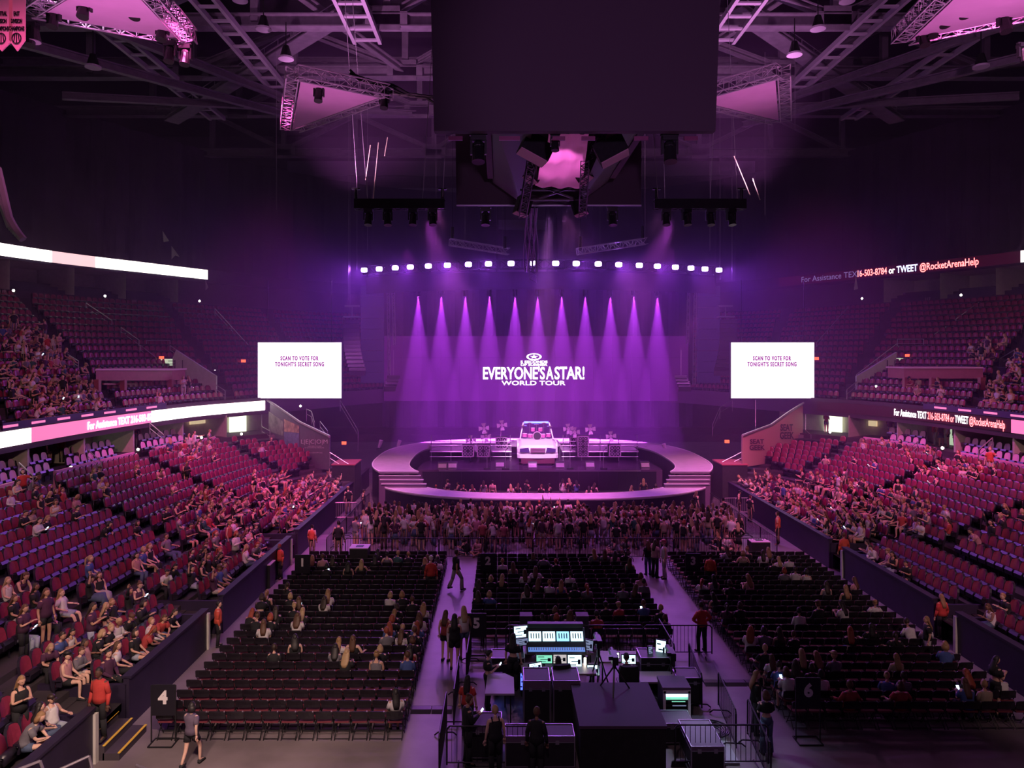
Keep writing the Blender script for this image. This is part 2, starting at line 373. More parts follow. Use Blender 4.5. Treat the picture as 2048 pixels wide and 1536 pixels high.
for t,m in (('For Assistance TEXT ','ledtw'),('216-503-8784 ','ledtr'),('or ','ledtr'),('TWEET ','ledtw'),('@RocketArenaHelp','ledtr')):
    d-=bend_text(T,t,RC,1,d,6.12,.66,m,.008,.50)+.08
UCc=offset(RC,.3+NM*MW+.2); aU=along(UCc)
T=thing('ribbon_board','upper left LED ribbon glowing white above the empty boxes','screen',(-38,50,17))
i0=0; iE=idx_at(UCc,-1,415,17.7); i1=idx_at(UCc,-1,97,17.7); i2=idx_at(UCc,-1,192,17.7)
zr=ZU+2.95
ribbon_piece(T,'white_section',UCc,-1,0,i1,zr,zr+.9,'ledwhite'); ribbon_piece(T,'pale_section',UCc,-1,i1,i2,zr,zr+.9,ledmat('led_palepink',(.6,.5,.5),(1,.62,.7),1.2)); ribbon_piece(T,'white_section',UCc,-1,i2,iE,zr,zr+.9,'ledwhite')
bend_text(T,'For Assistance TEXT',UCc,-1,aU[i2],zr+.45,.75,'ledtp',.0,1)
T=thing('ribbon_board','upper right LED ribbon with red and white help line lettering','screen',(38,50,17))
iE=idx_at(UCc,1,1560,17.7); i1=idx_at(UCc,1,2030,17.7)
ribbon_piece(T,'dark_section',UCc,1,i1,iE,zr,zr+.9,'ledoff'); ribbon_piece(T,'white_section',UCc,1,max(0,i1-14),i1,zr,zr+.9,'ledwhite')
d=aU[idx_at(UCc,1,1711,17.7)]
for t,m in (('16-503-8784 ','ledtr'),('or ','ledtw'),('TWEET ','ledtb'),('@RocketArenaHelp','ledtr')):
    d-=bend_text(T,t,UCc,1,d,zr+.45,.85,m,.012,.70)+.18
bend_text(T,'For Assistance TEXT',UCc,1,aU[idx_at(UCc,1,1597,17.7)],zr+.45,.8,ledmat('led_dimtext',(.3,.3,.4),(.16,.10,.3),1),0,1)
# thin sponsor strip above the lower ribbon
for s,nm,p0,p1 in ((-1,'left',0,330),(1,'right',1850,2048)):
    T=thing('sponsor_strip','thin dark sponsor strip with small pink marks above the lower %s ribbon'%nm,'sign',(s*26,40,6.6))
    i0=idx_at(RC,s,p0,6.7); i1=idx_at(RC,s,p1,6.7)
    ribbon_piece(T,'backing',RC,s,i0,i1,6.56,6.92,mat('strip_back_'+nm,(.05,.02,.12),.4))
    mb=MB(); lo,hi=min(i0,i1),max(i0,i1); k=lo
    while k<hi-2: wall_strip(mb,offset(RC,-.1),6.68,6.8,.03,0,k,k+3); k+=4
    flip(mb,s); setp(mb.build('pink_marks','ledpink',T),kind='stuff')
# ---------------------------------------------------------------- roof steel
def truss_mb(p,q,size,step,r=.035,bay=None,up=Vector((0,0,1)),tri=False):
    """box truss: four chords with zigzag bracing on every side"""
    mb=MB(); p=Vector(p);q=Vector(q);d=(q-p); L=d.length; d.normalize(); u=d.cross(up).normalized(); v=u.cross(d); h=size/2
    cs=[u*h+v*h,-u*h+v*h,-u*h-v*h,u*h-v*h]
    for c in cs: mb.bar(p+c,q+c,r)
    n=max(1,int(L/step)); 
    for i in range(n):
        for a in range(4):
            b=(a+1)%4
            if i%2: a,b=b,a
            mb.bar(p+cs[a]+d*(L*i/n),p+cs[b]+d*(L*(i+1)/n),r*.6)
            mb.bar(p+cs[a]+d*(L*i/n),p+cs[b]+d*(L*i/n),r*.5)
    return mb
def ibeam(mb,p,q,w,h):
    p=Vector(p);q=Vector(q); d=(q-p).normalized(); u=d.cross(Vector((0,0,1))).normalized()
    for z,ww,hh in ((h/2,w,.08),(-h/2,w,.08),(0,.08,h)):
        vs=[]
        for e in (p,q):
            for a,b in ((-ww/2,-hh/2),(ww/2,-hh/2),(ww/2,hh/2),(-ww/2,hh/2)): vs.append(e+u*a+Vector((0,0,z+b)))
        mb.add(vs,[(0,1,5,4),(1,2,6,5),(2,3,7,6),(3,0,4,7),(3,2,1,0),(4,5,6,7)])
XS=[-33,-25.5,-18,-9.8,-4.4,4.4,9.8,18,25.5,33]
for k,(Y,zb,zt,lab) in enumerate(((45,30.8,34.6,'nearest roof truss crossing the arena above the hanging scoreboard'),(53.5,30.9,34.6,'middle roof truss crossing the arena behind the scoreboard'),(63,31.2,35.5,'far roof truss crossing the arena above the stage'),(76,31.2,35.5,'roof truss furthest back over the end seats'))):
    T=thing('roof_truss',lab,'roof truss',(0,Y,zb))
    mb=MB(); ibeam(mb,(-46,Y,zb),(46,Y,zb),.8,.75); mb.build('bottom_chord','steel',T)
    mb=MB(); ibeam(mb,(-46,Y,zt),(46,Y,zt),.8,.6); mb.build('top_chord','steel',T)
    for i in range(len(XS)-1):
        a,b=XS[i],XS[i+1]; mb=MB(); ibeam(mb,(a,Y,zb+.3),(b,Y,zt-.3) if i%2 else (b,Y,zt-.3),.5,.4) if i%2 else ibeam(mb,(a,Y,zt-.3),(b,Y,zb+.3),.5,.4); mb.build('diagonal_member','steel',T)
    for x in XS: mb=MB(); mb.box((x,Y,(zb+zt)/2),(.45,.45,zt-zb)); mb.build('post_member','steel',T)
    for x in XS[1:-1:2]: mb=MB(); mb.box((x,Y-.35,zb+.1),(1.7,.08,1.5)); mb.box((x,Y-.36,zb+.1),(2.6,.06,.8)); mb.build('gusset_plate','steel',T)
names=['outermost','outer','second outer','middle','inner']
def ladder(x,Y0,Y1,z,w,lab,rung=1.3,m='steelL'):
    T=thing('catwalk_beam',lab,'catwalk',(x,Y0,z))
    mb=MB()
    for s in (-1,1): mb.box((x+s*w/2,(Y0+Y1)/2,z),(.22,Y1-Y0,.34))
    mb.build('side_rail',m,T); mb=MB(); y=Y0
    while y<Y1: mb.box((x,y,z-.05),(w,.28,.1)); y+=rung
    setp(mb.build('rungs',m,T),kind='stuff')
for sg,sd in ((-1,'left'),(1,'right')):
    for i,(x,Y0,Y1,z,w,r) in enumerate(((5.3,20,52,29.6,.9,.55),(11.2,20,46,30,1.6,1.6),(19.5,20,60,30.2,1.3,1.8),(27,20,62,30.3,1.2,2.2),(14.8,20,44.6,33,1.1,1.5))):
        ladder(sg*x,Y0,Y1,z,w,('narrow slatted','wide open','long grated','outer','high short')[i]+' catwalk beam running towards the stage, %s half of roof'%sd,r)
    for i,(p,q,lab) in enumerate((((sg*31,22,26.5),(sg*17.5,62,30.6),'long sloping roof brace from the near corner'),((sg*34,25,25),(sg*18,62,29.8),'lower sloping roof brace from the near corner'),((sg*33,50,28),(sg*9.8,63,31),'short brace running down from the far roof truss'),((sg*18,53.5,31),(sg*26,63,35),'upper cross brace between the roof trusses'),((sg*9.8,53.5,31),(sg*18,45,34.5),'inner cross brace between the roof trusses'))):
        mb=MB(); ibeam(mb,p,q,.42,.42); setp(mb.build('roof_brace','steel'),lab+', %s side'%sd,'steel beam')
    T=thing('catwalk',('left' if sg<0 else 'right')+' side service catwalk with thin handrails, high in roof','catwalk',(sg*20,50,31.5))
    p=Vector((sg*12,46,32.2)); q=Vector((sg*30,60,29.5)); mb=MB(); ibeam(mb,p,q,1.2,.3); mb.build('walkway','steel',T)
    mb=MB(); n=14
    for i in range(n+1): c=p.lerp(q,i/n); mb.bar(c,c+Vector((0,0,1.1)),.03)
    mb.bar(p+Vector((0,0,1.1)),q+Vector((0,0,1.1)),.03); mb.bar(p+Vector((0,0,.6)),q+Vector((0,0,.6)),.025); mb.build('handrail','steelL',T)
# round high-bay lamps
for i,(px,py) in enumerate(((527,58),(572,117),(1636,57),(1589,109),(1694,2),(480,0),(186,134),(1962,133))):
    p=at(px,py,40); T=thing('high_bay_lamp','unlit round high-bay lamp, '+('left of the scoreboard, upper one','left of the scoreboard, lower one','right of the scoreboard, upper one','right of the scoreboard, lower one','beside the top edge right','beside the top edge left','over the left corner seats','over the right corner seats')[i],'lamp',p,group='unlit high bay lamps')
    mb=MB(); mb.cyl((p.x,p.y,p.z),.42,.1,16); mb.build('lens','steelL',T); mb=MB(); mb.bar(p+Vector((0,0,.05)),p+Vector((0,0,.7)),.34,12,.16); mb.bar(p+Vector((0,0,.7)),p+Vector((0,0,2)),.03); mb.build('housing','black',T)
# far end wall with horizontal panels
mb=MB(); mb.box((0,100,20),(110,.5,44)); struct(mb,'wall_back',mat('far_wall',(.09,.07,.10),.9,noise=.3,nscale=.2))
for i,(z,h) in enumerate(((35.5,2.0),(31.6,2.4),(27.8,1.3))):
    mb=MB(); mb.box((0,99.4,z),(64,.4,h)); struct(mb,'trim_%d'%(i+1),mat('far_panel%d'%i,(.34,.28,.38),.8,noise=.15,nscale=.15))
# ---------------------------------------------------------------- fixtures
def par_lamp(mb,p,r=.16): mb.cyl(p,r,.3,10)
def moving_head_meshes():
    a=MB(); a.box((0,0,-.12),(.42,.3,.16)); a.box((0,0,-.02),(.5,.12,.06))
    b=MB(); b.box((0,0,-.19),(.44,.1,.05)); b.box((-.2,0,-.38),(.06,.16,.4)); b.box((.2,0,-.38),(.06,.16,.4))
    c=MB(); c.bar((0,.0,-.3),(0,-.12,-.82),.14,12,.19); c.sph((0,0,-.34),(.17,.17,.17),10,6)
    return a,b,c
MHm=[x.mesh(n,'black') for x,n in zip(moving_head_meshes(),('base','yoke','head'))]
def moving_head(loc,rz,label,group,sc_=1.0,tilt=0):
    T=thing('moving_head_light',label,'stage light',loc,rz,group); T.scale=(sc_,)*3
    for m,n in zip(MHm,('base','yoke','lamp_head')):
        o=bpy.data.objects.new(n,m); col.objects.link(o); o.parent=T
        if n=='lamp_head' and tilt: o.rotation_euler=(tilt,0,0)
    return T
# fabric sails framed in truss
M['sail']=mat('sail_fabric',(.62,.36,.56),.8,noise=.05,nscale=1)
def sail(poly,lab,zoff=.0):
    c=sum(poly,Vector())/len(poly); T=thing('fabric_sail',lab,'fabric sail',c)
    mb=MB(); n=len(poly); mb.add(list(poly)+[p+Vector((0,0,.04)) for p in poly],[tuple(range(n)),tuple(range(2*n-1,n-1,-1))]+[(k,(k+1)%n,n+(k+1)%n,n+k) for k in range(n)]); mb.build('fabric','sail',T)
    for k in range(n):
        a=poly[k]; b=poly[(k+1)%n]; d=(b-a).normalized(); out=((a+b)/2-c); out-=d*out.dot(d); out.normalize()
        mb=truss_mb(a+out*.35-d*.3+Vector((0,0,.25)),b+out*.35+d*.3+Vector((0,0,.25)),.5,.55,.035); mb.build('edge_truss','steelL',T)
    return T
S1=[at(85,30,25),at(200,-40,21),at(262,-22,21.5),at(357,80,27.5)]
S2=[at(601,164,31),at(757,196,33),at(585,258,38)]
S3=[at(1551,161,31),at(1400,203,33.5),at(1557,241,36.5)]
S4=[at(1822,80,27.5),at(1960,-50,21),at(2120,-30,21.5),at(2110,20,24)]
sail(S1,'large pink-lit fabric sail in a truss frame, upper left corner'); sail(S2,'small pink-lit triangular sail just left of the scoreboard')
sail(S3,'small pink-lit triangular sail just right of the scoreboard'); sail(S4,'large pink-lit fabric sail in a truss frame, upper right corner')
for i,(px,py,Y) in enumerate(((330,48,26.5),(176,0,24),(115,20,25),(278,3,25),(345,92,27.4),(376,98,27.3),(1856,42,27),(1840,60,27.2),(1919,0,25),(1880,20,26),(2000,30,25),(2040,95,29),(770,190,33.4),(640,175,32),(70,56,24.5))):
    moving_head(at(px,py,Y)+Vector((0,-.2,.1)),0,'black moving spotlight clamped to a sail truss, '+onum(sorted((330,176,115,278,345,376,1856,1840,1919,1880,2000,2040,770,640,70)).index(px)+1)+' from left','moving lights on the sail trusses',1.0)
p=at(66,62,24.3); T=thing('floodlight','bell-shaped black floodlight with a gridded lens beside the banners','floodlight',p)
mb=MB(); mb.bar(p+Vector((0,0,.2)),p+Vector((0,0,-.35)),.14,14,.26); mb.build('housing','black',T); mb=MB(); mb.cyl(p+Vector((0,0,-.36)),.24,.03,14); mb.build('lens','steelL',T)
# championship style banners, top left
for i,(px,w_,lines) in enumerate(((3,44,('CENTRAL','DIVISION','CHAMPIONS')),(34,32,('EAST','DIVISION','CHAMPIONS')))):
    Y=21; a=at(px-w_/2,-60,Y); b=at(px+w_/2,80,Y); W=b.x-a.x; c=(a.x+b.x)/2
    T=thing('banner','pink hanging banner, '+('cut off at the top left corner','reading EAST DIVISION CHAMPIONS, next to the corner one'),'banner',(c,Y,a.z)) if 0 else thing('banner',('pink hanging banner cut off by the top left corner','pink hanging banner reading EAST DIVISION CHAMPIONS')[i],'banner',(c,Y,a.z))
    mb=MB(); z1=a.z; z0=b.z; 
    mb.add([(a.x,Y,z1),(b.x,Y,z1),(b.x,Y,z0),(c,Y,z0-.32),(a.x,Y,z0),(a.x,Y+.04,z1),(b.x,Y+.04,z1),(b.x,Y+.04,z0),(c,Y+.04,z0-.32),(a.x,Y+.04,z0)],[(0,1,2,3,4),(9,8,7,6,5),(0,4,9,5),(1,6,7,2),(2,7,8,3),(3,8,9,4),(0,5,6,1)])
    mb.build('cloth',mat('banner_cloth%d'%i,(.75,.22,.36),.8,emit=(1,.2,.45),es=.12),T)  # faint pink glow in the cloth stands in for light on it
    for k,t in enumerate(lines): face_text(t,(c,Y-.02,at(0,28+k*15,Y).z),.17,bold=.004,sx=.46).build('lettering','black',T)
    mb=MB(); q=Vector((c,Y-.02,at(0,77,Y).z))
    for k in range(14): a1=2*PI*k/14;a2=2*PI*(k+1)/14; mb.bar(q+Vector((math.cos(a1)*.13,0,math.sin(a1)*.15)),q+Vector((math.cos(a2)*.13,0,math.sin(a2)*.15)),.016)
    mb.bar(q+Vector((0,0,-.14)),q+Vector((0,0,.14)),.014); mb.bar(q+Vector((-.08,0,-.1)),q+Vector((-.05,0,.11)),.014); mb.bar(q+Vector((.08,0,-.1)),q+Vector((.05,0,.11)),.014); mb.build('ball_emblem','black',T)
# ---------------------------------------------------------------- scoreboard
T=thing('scoreboard','huge dark four-sided video scoreboard hanging in the middle, switched off','scoreboard',(0,34,18))
def panel(x0,x1,Y,z0,z1,lean,name):
    mb=MB(); mb.add([(x0,Y,z0),(x1,Y,z0),(x1+.12,Y-lean,z1),(x0-.12,Y-lean,z1),(x0,Y+.35,z0),(x1,Y+.35,z0),(x1+.12,Y+.35-lean,z1),(x0-.12,Y+.35-lean,z1)],[(0,1,2,3),(7,6,5,4),(0,4,5,1),(3,2,6,7),(0,3,7,4),(1,5,6,2)])
    return mb.build(name,'screenoff',T)
f0=at(868,262,26.6); f1=at(1431,262,26.6); panel(f0.x,f1.x,26.6,f0.z,f0.z+6.2,.35,'front_screen')
b0=at(913,410,41.6); b1=at(1282,410,41.6); panel(b0.x,b1.x,41.6,b0.z,b0.z+7,-.3,'rear_screen')
mb=MB(); mb.bar((b0.x,41.5,b0.z-.04),(b1.x,41.5,b0.z-.04),.05); mb.build('lower_edge_strip','alu',T)
for s in (-1,1):
    mb=MB(); mb.box((s*3.3,34.1,21.5),(.3,10.2,3.6)); mb.build('side_screen','screenoff',T)
    mb=MB(); x=s*2.35; mb.add([(s*3.2,28.3,19.8),(s*3.2,40.5,19.8),(s*1.5,40.5,18.6),(s*1.5,28.3,19.0)],[(0,1,2,3),(3,2,1,0)]); mb.build('underside_panel',mat('under%d'%s,(.05,.02,.04),.6),T)
# rumpled pink banner lashed beneath
mb=MB(); n=26; m_=14; g=[]
A,B,C,D=at(1098,262,29),at(1178,262,29),at(1070,372,36.5),at(1163,372,36.5)
for j in range(n+1):
    t=j/n
    for i in range(m_+1):
        u=i/m_; p=(A.lerp(C,t)).lerp(B.lerp(D,t),u); sag=.10*math.sin(t*19+u*2)+.05*math.sin(u*17+t*5)+.18*abs(math.sin(t*PI*3)); p=p+Vector((0,0,-sag)); g.append(p)
mb.add(g,[(j*(m_+1)+i,j*(m_+1)+i+1,(j+1)*(m_+1)+i+1,(j+1)*(m_+1)+i) for j in range(n) for i in range(m_)])
setp(mb.build('canvas_banner',mat('canvas',(.75,.34,.62),.75,emit=(.9,.15,.6),es=.10),smooth=True),'rumpled pink canvas stretched under the scoreboard','canvas')  # canvas given a faint glow for the pink light falling on it
spot('underglow_light',at(1120,420,27),at(1120,320,33),2600,(1,.30,.80),24,.6,.1)
# speaker boxes and lights clustered under the scoreboard
def hungbox(px,py,Y,w,h,d,rz,ry,lab,face=True):
    p=at(px,py,Y); T=thing('hanging_loudspeaker',lab,'loudspeaker',p)
    mb=MB(); mb.box(p,(w,d,h),rz,0,0,ry); mb.build('cabinet','blackcloth',T)
    mt=Matrix.Translation(p)@Matrix.Rotation(rz,4,'Z')@Matrix.Rotation(ry,4,'Y')
    mb=MB(); mb.box((0,0,-h/2-.02),(w*.96,d*.96,.05)); mb.tr(mt); mb.build('grille',mat('grille%d'%px,(.55,.26,.38),.6),T)
    mb=MB(); mb.bar(p,(p.x,p.y,p.z+2),.03); mb.build('hanging_cable','black',T)
hungbox(1072,297,30,1.25,.8,1.0,.2,.45,'big black loudspeaker under the scoreboard, left of the canvas'); hungbox(1222,300,30,1.25,.8,1.0,-.2,-.45,'big black loudspeaker under the scoreboard, right of the canvas')
hungbox(1066,350,35,.62,.62,.6,.6,.6,'small tilted loudspeaker lower left of the canvas'); hungbox(1166,350,35,.62,.62,.6,-.6,-.6,'small tilted loudspeaker lower right of the canvas')
hungbox(1046,412,38,.7,.9,.7,.3,.3,'lowest left loudspeaker below the scoreboard edge'); hungbox(1158,412,38,.7,.9,.7,-.3,-.3,'lowest right loudspeaker below the scoreboard edge')
mb=MB(); 
T=thing('lower_truss_ring','dark truss cluster with cable loops below the canvas','truss',at(1110,385,37))
for a,b in (((1040,380),(1180,380)),((1050,400),(1170,400)),((1078,372),(1150,398)),((1150,372),(1078,398))): mb.bar(at(*a,37),at(*b,37),.06)
mb.build('tubes','black',T)
for a,b in (((1030,265),(1062,330)),((1205,265),(1170,330)),((1062,330),(1045,430)),((1170,330),(1165,430))):
    m2=truss_mb(at(*a,31),at(*b,36),.35,.4,.03); m2.build('arm_truss','black',T)
for i,px in enumerate((957,1110,1339)): moving_head(at(px,268,27.4),0,'black moving light under the front screen, '+('left end','beside the canvas','right end')[i],'moving lights under the scoreboard',1.35 if i!=1 else .8)
for i,px in enumerate((971,1225)): moving_head(at(px,414,41),0,'black moving light below rear screen, '+('left','right')[i],'moving lights under the scoreboard',1.3)
for i,(a,b) in enumerate(((897,925),(998,1040),(1105,1130),(1163,1190),(1268,1296),(1368,1395))):
    mb=MB(); p=at(a,277,27);q=at(b,277,27); mb.box((p+q)/2,(q.x-p.x,.12,.14)); setp(mb.build('light_bar',mat('lbar%d'%i,(.25,.05,.14),.5)),'short maroon bar under the front screen edge, number %s from left'%('one','two','three','four','five','six')[i],'light bar','bars under the screen')
# two dark front trusses with hanging lights, and two small bare trusses
for s,(a,b,Y,lab) in enumerate(((710,890,40,'black-skirted lighting truss left of the scoreboard'),(1308,1490,40,'black-skirted lighting truss right of the scoreboard'))):
    p=at(a,409,Y);q=at(b,409,Y); T=thing('lighting_truss',lab,'truss',(p+q)/2)
    mb=truss_mb(p,q,.5,.5,.03); mb.build('frame','black',T); mb=MB(); mb.box((p+q)/2+Vector((0,-.26,0)),(q.x-p.x,.03,.5)); mb.build('skirt','blackcloth',T)
    for k,px in enumerate(((737,775,826,865),(1332,1373,1421,1462))[s]): moving_head(at(px,417,Y),.3*(k%2),'black moving light under the %s skirted truss, %s along'%(('left','right')[s],('first','second','third','fourth')[k]),'lights on the skirted trusses',1.15)
    for px in ((712,885) if s==0 else (1313,1483)):
        mb=MB(); p2=at(px,378,Y); mb.bar(at(px,400,Y),p2,.09,8); mb.box(p2,(.45,.2,.08)); mb.build('hoist','black',T)
    mb=MB()
    for px,px2 in (((716,690),(735,705),(845,870),(885,905)) if s==0 else ((1330,1320),(1420,1440),(1475,1455),(1316,1290))): mb.bar(at(px,402,Y),at(px2,0,Y-3),.018)
    mb.build('hanging_cables','rail',T)
for s,(a,ya,b,yb,lab) in enumerate(((899,484,1018,503,'short bare aluminium truss left of the cable column'),(1155,503,1293,482,'short bare aluminium truss right of the cable column'))):
    T=thing('aluminium_truss',lab,'truss',(at(a,ya,48)+at(b,yb,49))/2); mb=truss_mb(at(a,ya,48),at(b,yb,49),.42,.42,.035); mb.build('frame','alu',T)
    mb=MB()
    for px,py in ((a+6,ya),(b-8,yb)): mb.bar(at(px,py-6,48),at(px,py-30,48),.11,8); mb.bar(at(px,py-30,48),at(px,100,48),.015)
    mb.build('hoist','black',T)
T=thing('cable_column','thick bundle of black cables dropping from the scoreboard to the light truss','cable',at(1060,410,45))
mb=MB()
for k in range(9):
    x=1050+k*3; pts=[at(x+math.sin(k*2+j*.8)*3,415+j*16,43+j) for j in range(9)]; mb.path(pts,.045,5)
mb.build('cables','black',T); m2=truss_mb(at(1058,415,45),at(1066,560,52),.5,.5,.03); m2.build('tower_truss','black',T)
# coiled cable swag left of scoreboard
mb=MB()
for k in range(4): mb.path([at(700+i*17,140+k*2+58*(i/10)**.7+6*math.sin(i+k),34) for i in range(11)],.06,5)
setp(mb.build('cable_swag','black'),'black cable bundle sagging towards the left of the scoreboard','cable')
mb=MB(); 
for a,b,c,d in ((741,290,731,360),(757,285,746,400),(775,275,769,312),(1468,312,1500,390),(1505,357,1520,400)): mb.bar(at(a,b,41),at(c,d,41),.03,5)
setp(mb.build('hoist_chain',mat('chain',(.8,.8,.5),.3,.7)),'shiny hoist chains catching light beside the trusses','chain',kind='stuff')
# thin vertical hoist cables
for i,(px,py,Y) in enumerate(((735,500,58),(872,490,58),(714,540,60),(1420,500,60),(1464,560,60),(1440,560,60),(1005,500,50),(1290,480,50),(930,480,50),(1200,500,50),(553,420,50),(697,600,60),(700,640,60),(1185,420,50),(1530,430,50),(1590,260,50))):
    mb=MB(); a=at(px,py,Y); mb.bar(a,(a.x,a.y,31),.014,4); setp(mb.build('hoist_cable','rail'),'thin steel hoist cable hanging straight from the roof, %s from left'%onum(sorted((735,872,714,1420,1464,1440,1005,1290,930,1200,553,697,700,1185,1530,1590)).index(px)+1),'cable','straight hoist cables')
# ---------------------------------------------------------------- stage lighting truss
M['lampv']=mat('lamp_violet',(1,1,1),.4,emit=(.52,.30,1),es=26)
PXL=[729,759,791,821,857,895,937,977,1022,1067,1111,1152,1196,1237,1278,1314,1350,1381,1409,1437]
T=thing('curved_light_truss','long curved black lighting truss arching over the stage front','truss',(0,59,17.5))
arc=[]
for px in PXL:
    t=(px-1083)/354; Y=58.2+4.6*t*t; p=at(px,527+13.5*t*t,Y); arc.append(p)
for k in range(len(arc)-1): m2=truss_mb(arc[k]+Vector((0,.5,.0)),arc[k+1]+Vector((0,.5,.0)),.7,.7,.04); m2.build('truss_section','black',T)
mb=MB()
for k in range(len(arc)-1):
    a,b=arc[k],arc[k+1]
    mb.quad(a+Vector((0,.8,-.55)),b+Vector((0,.8,-.55)),b+Vector((0,.8,-2.0)),a+Vector((0,.8,-2.0)))
mb.build('border_drape','curt',T)
lm=None
for k,p in enumerate(arc):
    L=thing('violet_floodlight','round-cornered violet floodlight on the curved truss, '+('leftmost' if k==0 else 'rightmost' if k==19 else onum(k+1)+' from the left end'),'stage light',p,0,'glowing violet floodlights on the curved truss')
    if lm is None:
        a=MB(); hw,hh=.27,.20; pts=[]
        for q in range(16): an=2*PI*q/16; cx=math.copysign(abs(math.cos(an))**.5,math.cos(an))*hw; cz=math.copysign(abs(math.sin(an))**.5,math.sin(an))*hh; pts.append((cx,cz))
        a.loft([[(x,-.16,z) for x,z in pts],[(x,-.12,z) for x,z in pts]]); lm=[a.mesh('lens','lampv')]
        b=MB(); b.loft([[(x*1.12,-.13,z*1.12) for x,z in pts],[(x*1.12,.15,z*1.1) for x,z in pts]]); b.bar((0,0,.2),(0,0,.42),.03); lm.append(b.mesh('housing','black'))
    for m,n in zip(lm,('lens','housing')): o=bpy.data.objects.new(n,m); col.objects.link(o); o.parent=L
    if k%2==1 or k in(0,19): spot('flood_light',p+Vector((0,-.3,0)),p+Vector(((0-p.x)*-.3,-9,-5)),3000,VIO,85,.9,.2)
# eleven beams
BX=[837,883,931,979,1030,1075,1123,1170,1220,1267,1314]
T2=thing('beam_truss','straight black truss carrying eleven downlights above the video wall','truss',(0,66,16.3))
m2=truss_mb(at(780,566,66),at(1372,566,66),.5,.6,.03); m2.build('frame','black',T2)
for k,px in enumerate(BX):
    p=at(px,572,66); moving_head(p,0,'moving light throwing a violet beam straight down, '+('first from left' if k==0 else onum(k+1)+' from left'),'downlights behind the curved truss',1.1,.25)
    spot('beam_light',p+Vector((0,-.2,-.95)),p+Vector((0,-.2,-12)),105000,(.62,.08,1),23,.35,.05)
# side video columns, towers, wall
M['ledside']=mat('side_video_column',(.02,.02,.05),.5,emit=(.05,.015,.16),es=.25)
for s,(a,b,lab) in enumerate(((722,768,'tall dark blue video column left of the stage'),(1394,1440,'tall dark blue video column right of the stage'))):
    p=at(a,572,65);q=at(b,766,65); T=thing('video_column',lab,'screen',((p.x+q.x)/2,65,q.z))
    nr=9; h=(p.z-q.z)/nr
    for r in range(nr): mb=MB(); mb.box(((p.x+q.x)/2,65,q.z+h*(r+.5)),(q.x-p.x,.2,h-.03)); mb.build('led_tile','ledside',T)
    for px in ((776,786) if s==0 else (1378,1391)):
        m2=truss_mb(at(px,560,64.6),at(px+(3 if s==0 else -3),(690 if px in(786,1378) else 770),64.6),.22,.3,.025); m2.build('tower_truss','alu',T)
M['ledwall']=mat('video_wall_face',(.04,.02,.06),.5,emit=(.22,.01,.32),es=.22)
p=at(768,672,70);q=at(1376,802,70); mb=MB(); q1=at(765,566,70.9); q2=at(1385,566,70.9); n=90
for k in range(n):
    x0b=q1.x+(q2.x-q1.x)*k/n; x1b=q1.x+(q2.x-q1.x)*(k+1)/n; mb.quad((x0b,70.9+.12*math.sin(k*1.3),3),(x1b,70.9+.12*math.sin(k*1.3+1.3),3),(x1b,70.9+.12*math.sin(k*1.3+1.3),17),(x0b,70.9+.12*math.sin(k*1.3),17))
setp(mb.build('backdrop','curt'),'tall black pleated drape behind the video wall','curtain')
T=thing('video_wall','wide purple video wall behind the stage showing the tour title','screen',((p.x+q.x)/2,70,q.z))
nx=16; w_=(q.x-p.x)/nx; h=(p.z-q.z)/3
for i in range(nx):
    for j in range(3): mb=MB(); mb.box((p.x+w_*(i+.5),70,q.z+h*(j+.5)),(w_-.02,.2,h-.02)); mb.build('led_tile','ledwall',T)
M['logo']=mat('logo_light',(1,1,1),.5,emit=(1,.93,1),es=2.5)
def fit_text(s,px0,px1,py0,py1,Y,bold,parent,m,spacing=1,name='lettering'):
    mb=text_mb(s,1,bold,.01,spacing); xs=[v[0] for v in mb.v]; ys=[v[1] for v in mb.v]
    a=at(px0,py1,Y);b=at(px1,py0,Y); sx=(b.x-a.x)/(max(xs)-min(xs)); sy=(b.z-a.z)/(max(ys)-min(ys)); x0=min(xs);y0=min(ys)
    mb.v=[(a.x+(x-x0)*sx,Y-z_,a.z+(y-y0)*sy) for x,y,z_ in mb.v]; return mb.build(name,m,parent)
fit_text("EVERYONE'S",966,1090,733,759,69.85,.022,T,'logo',.98); fit_text("A",1092,1107,733,759,69.85,.022,T,'logo'); fit_text("STAR!",1109,1169,733,759,69.85,.022,T,'logo',.98)
fit_text("WORLD TOUR",1003,1131,761.5,770.5,69.85,.015,T,'logo',1.0)
fit_text("5 SECONDS",1041,1095,721,726.5,69.85,.03,T,'logo'); fit_text("OF SUMMER",1041,1095,727,732,69.85,.03,T,'logo')
c=at(1068,713.5,69.85); mb=MB(); rx=.68; rz_=.29; n=32
for k in range(n):
    a1=2*PI*k/n;a2=2*PI*(k+1)/n; i_,o_=.80,1.08
    mb.add([(c.x+rx*r_*math.cos(t),c.y,c.z+rz_*r_*1.05*math.sin(t)) for r_,t in ((i_,a1),(o_,a1),(o_,a2),(i_,a2))],[(0,1,2,3)])
st=[(c.x+(.42 if k%2==0 else .17)*math.sin(2*PI*k/10),c.y,c.z+(.21 if k%2==0 else .085)*math.cos(2*PI*k/10)) for k in range(10)]
mb.add(st,[tuple(range(9,-1,-1))]); mb.build('star_emblem','logo',T)
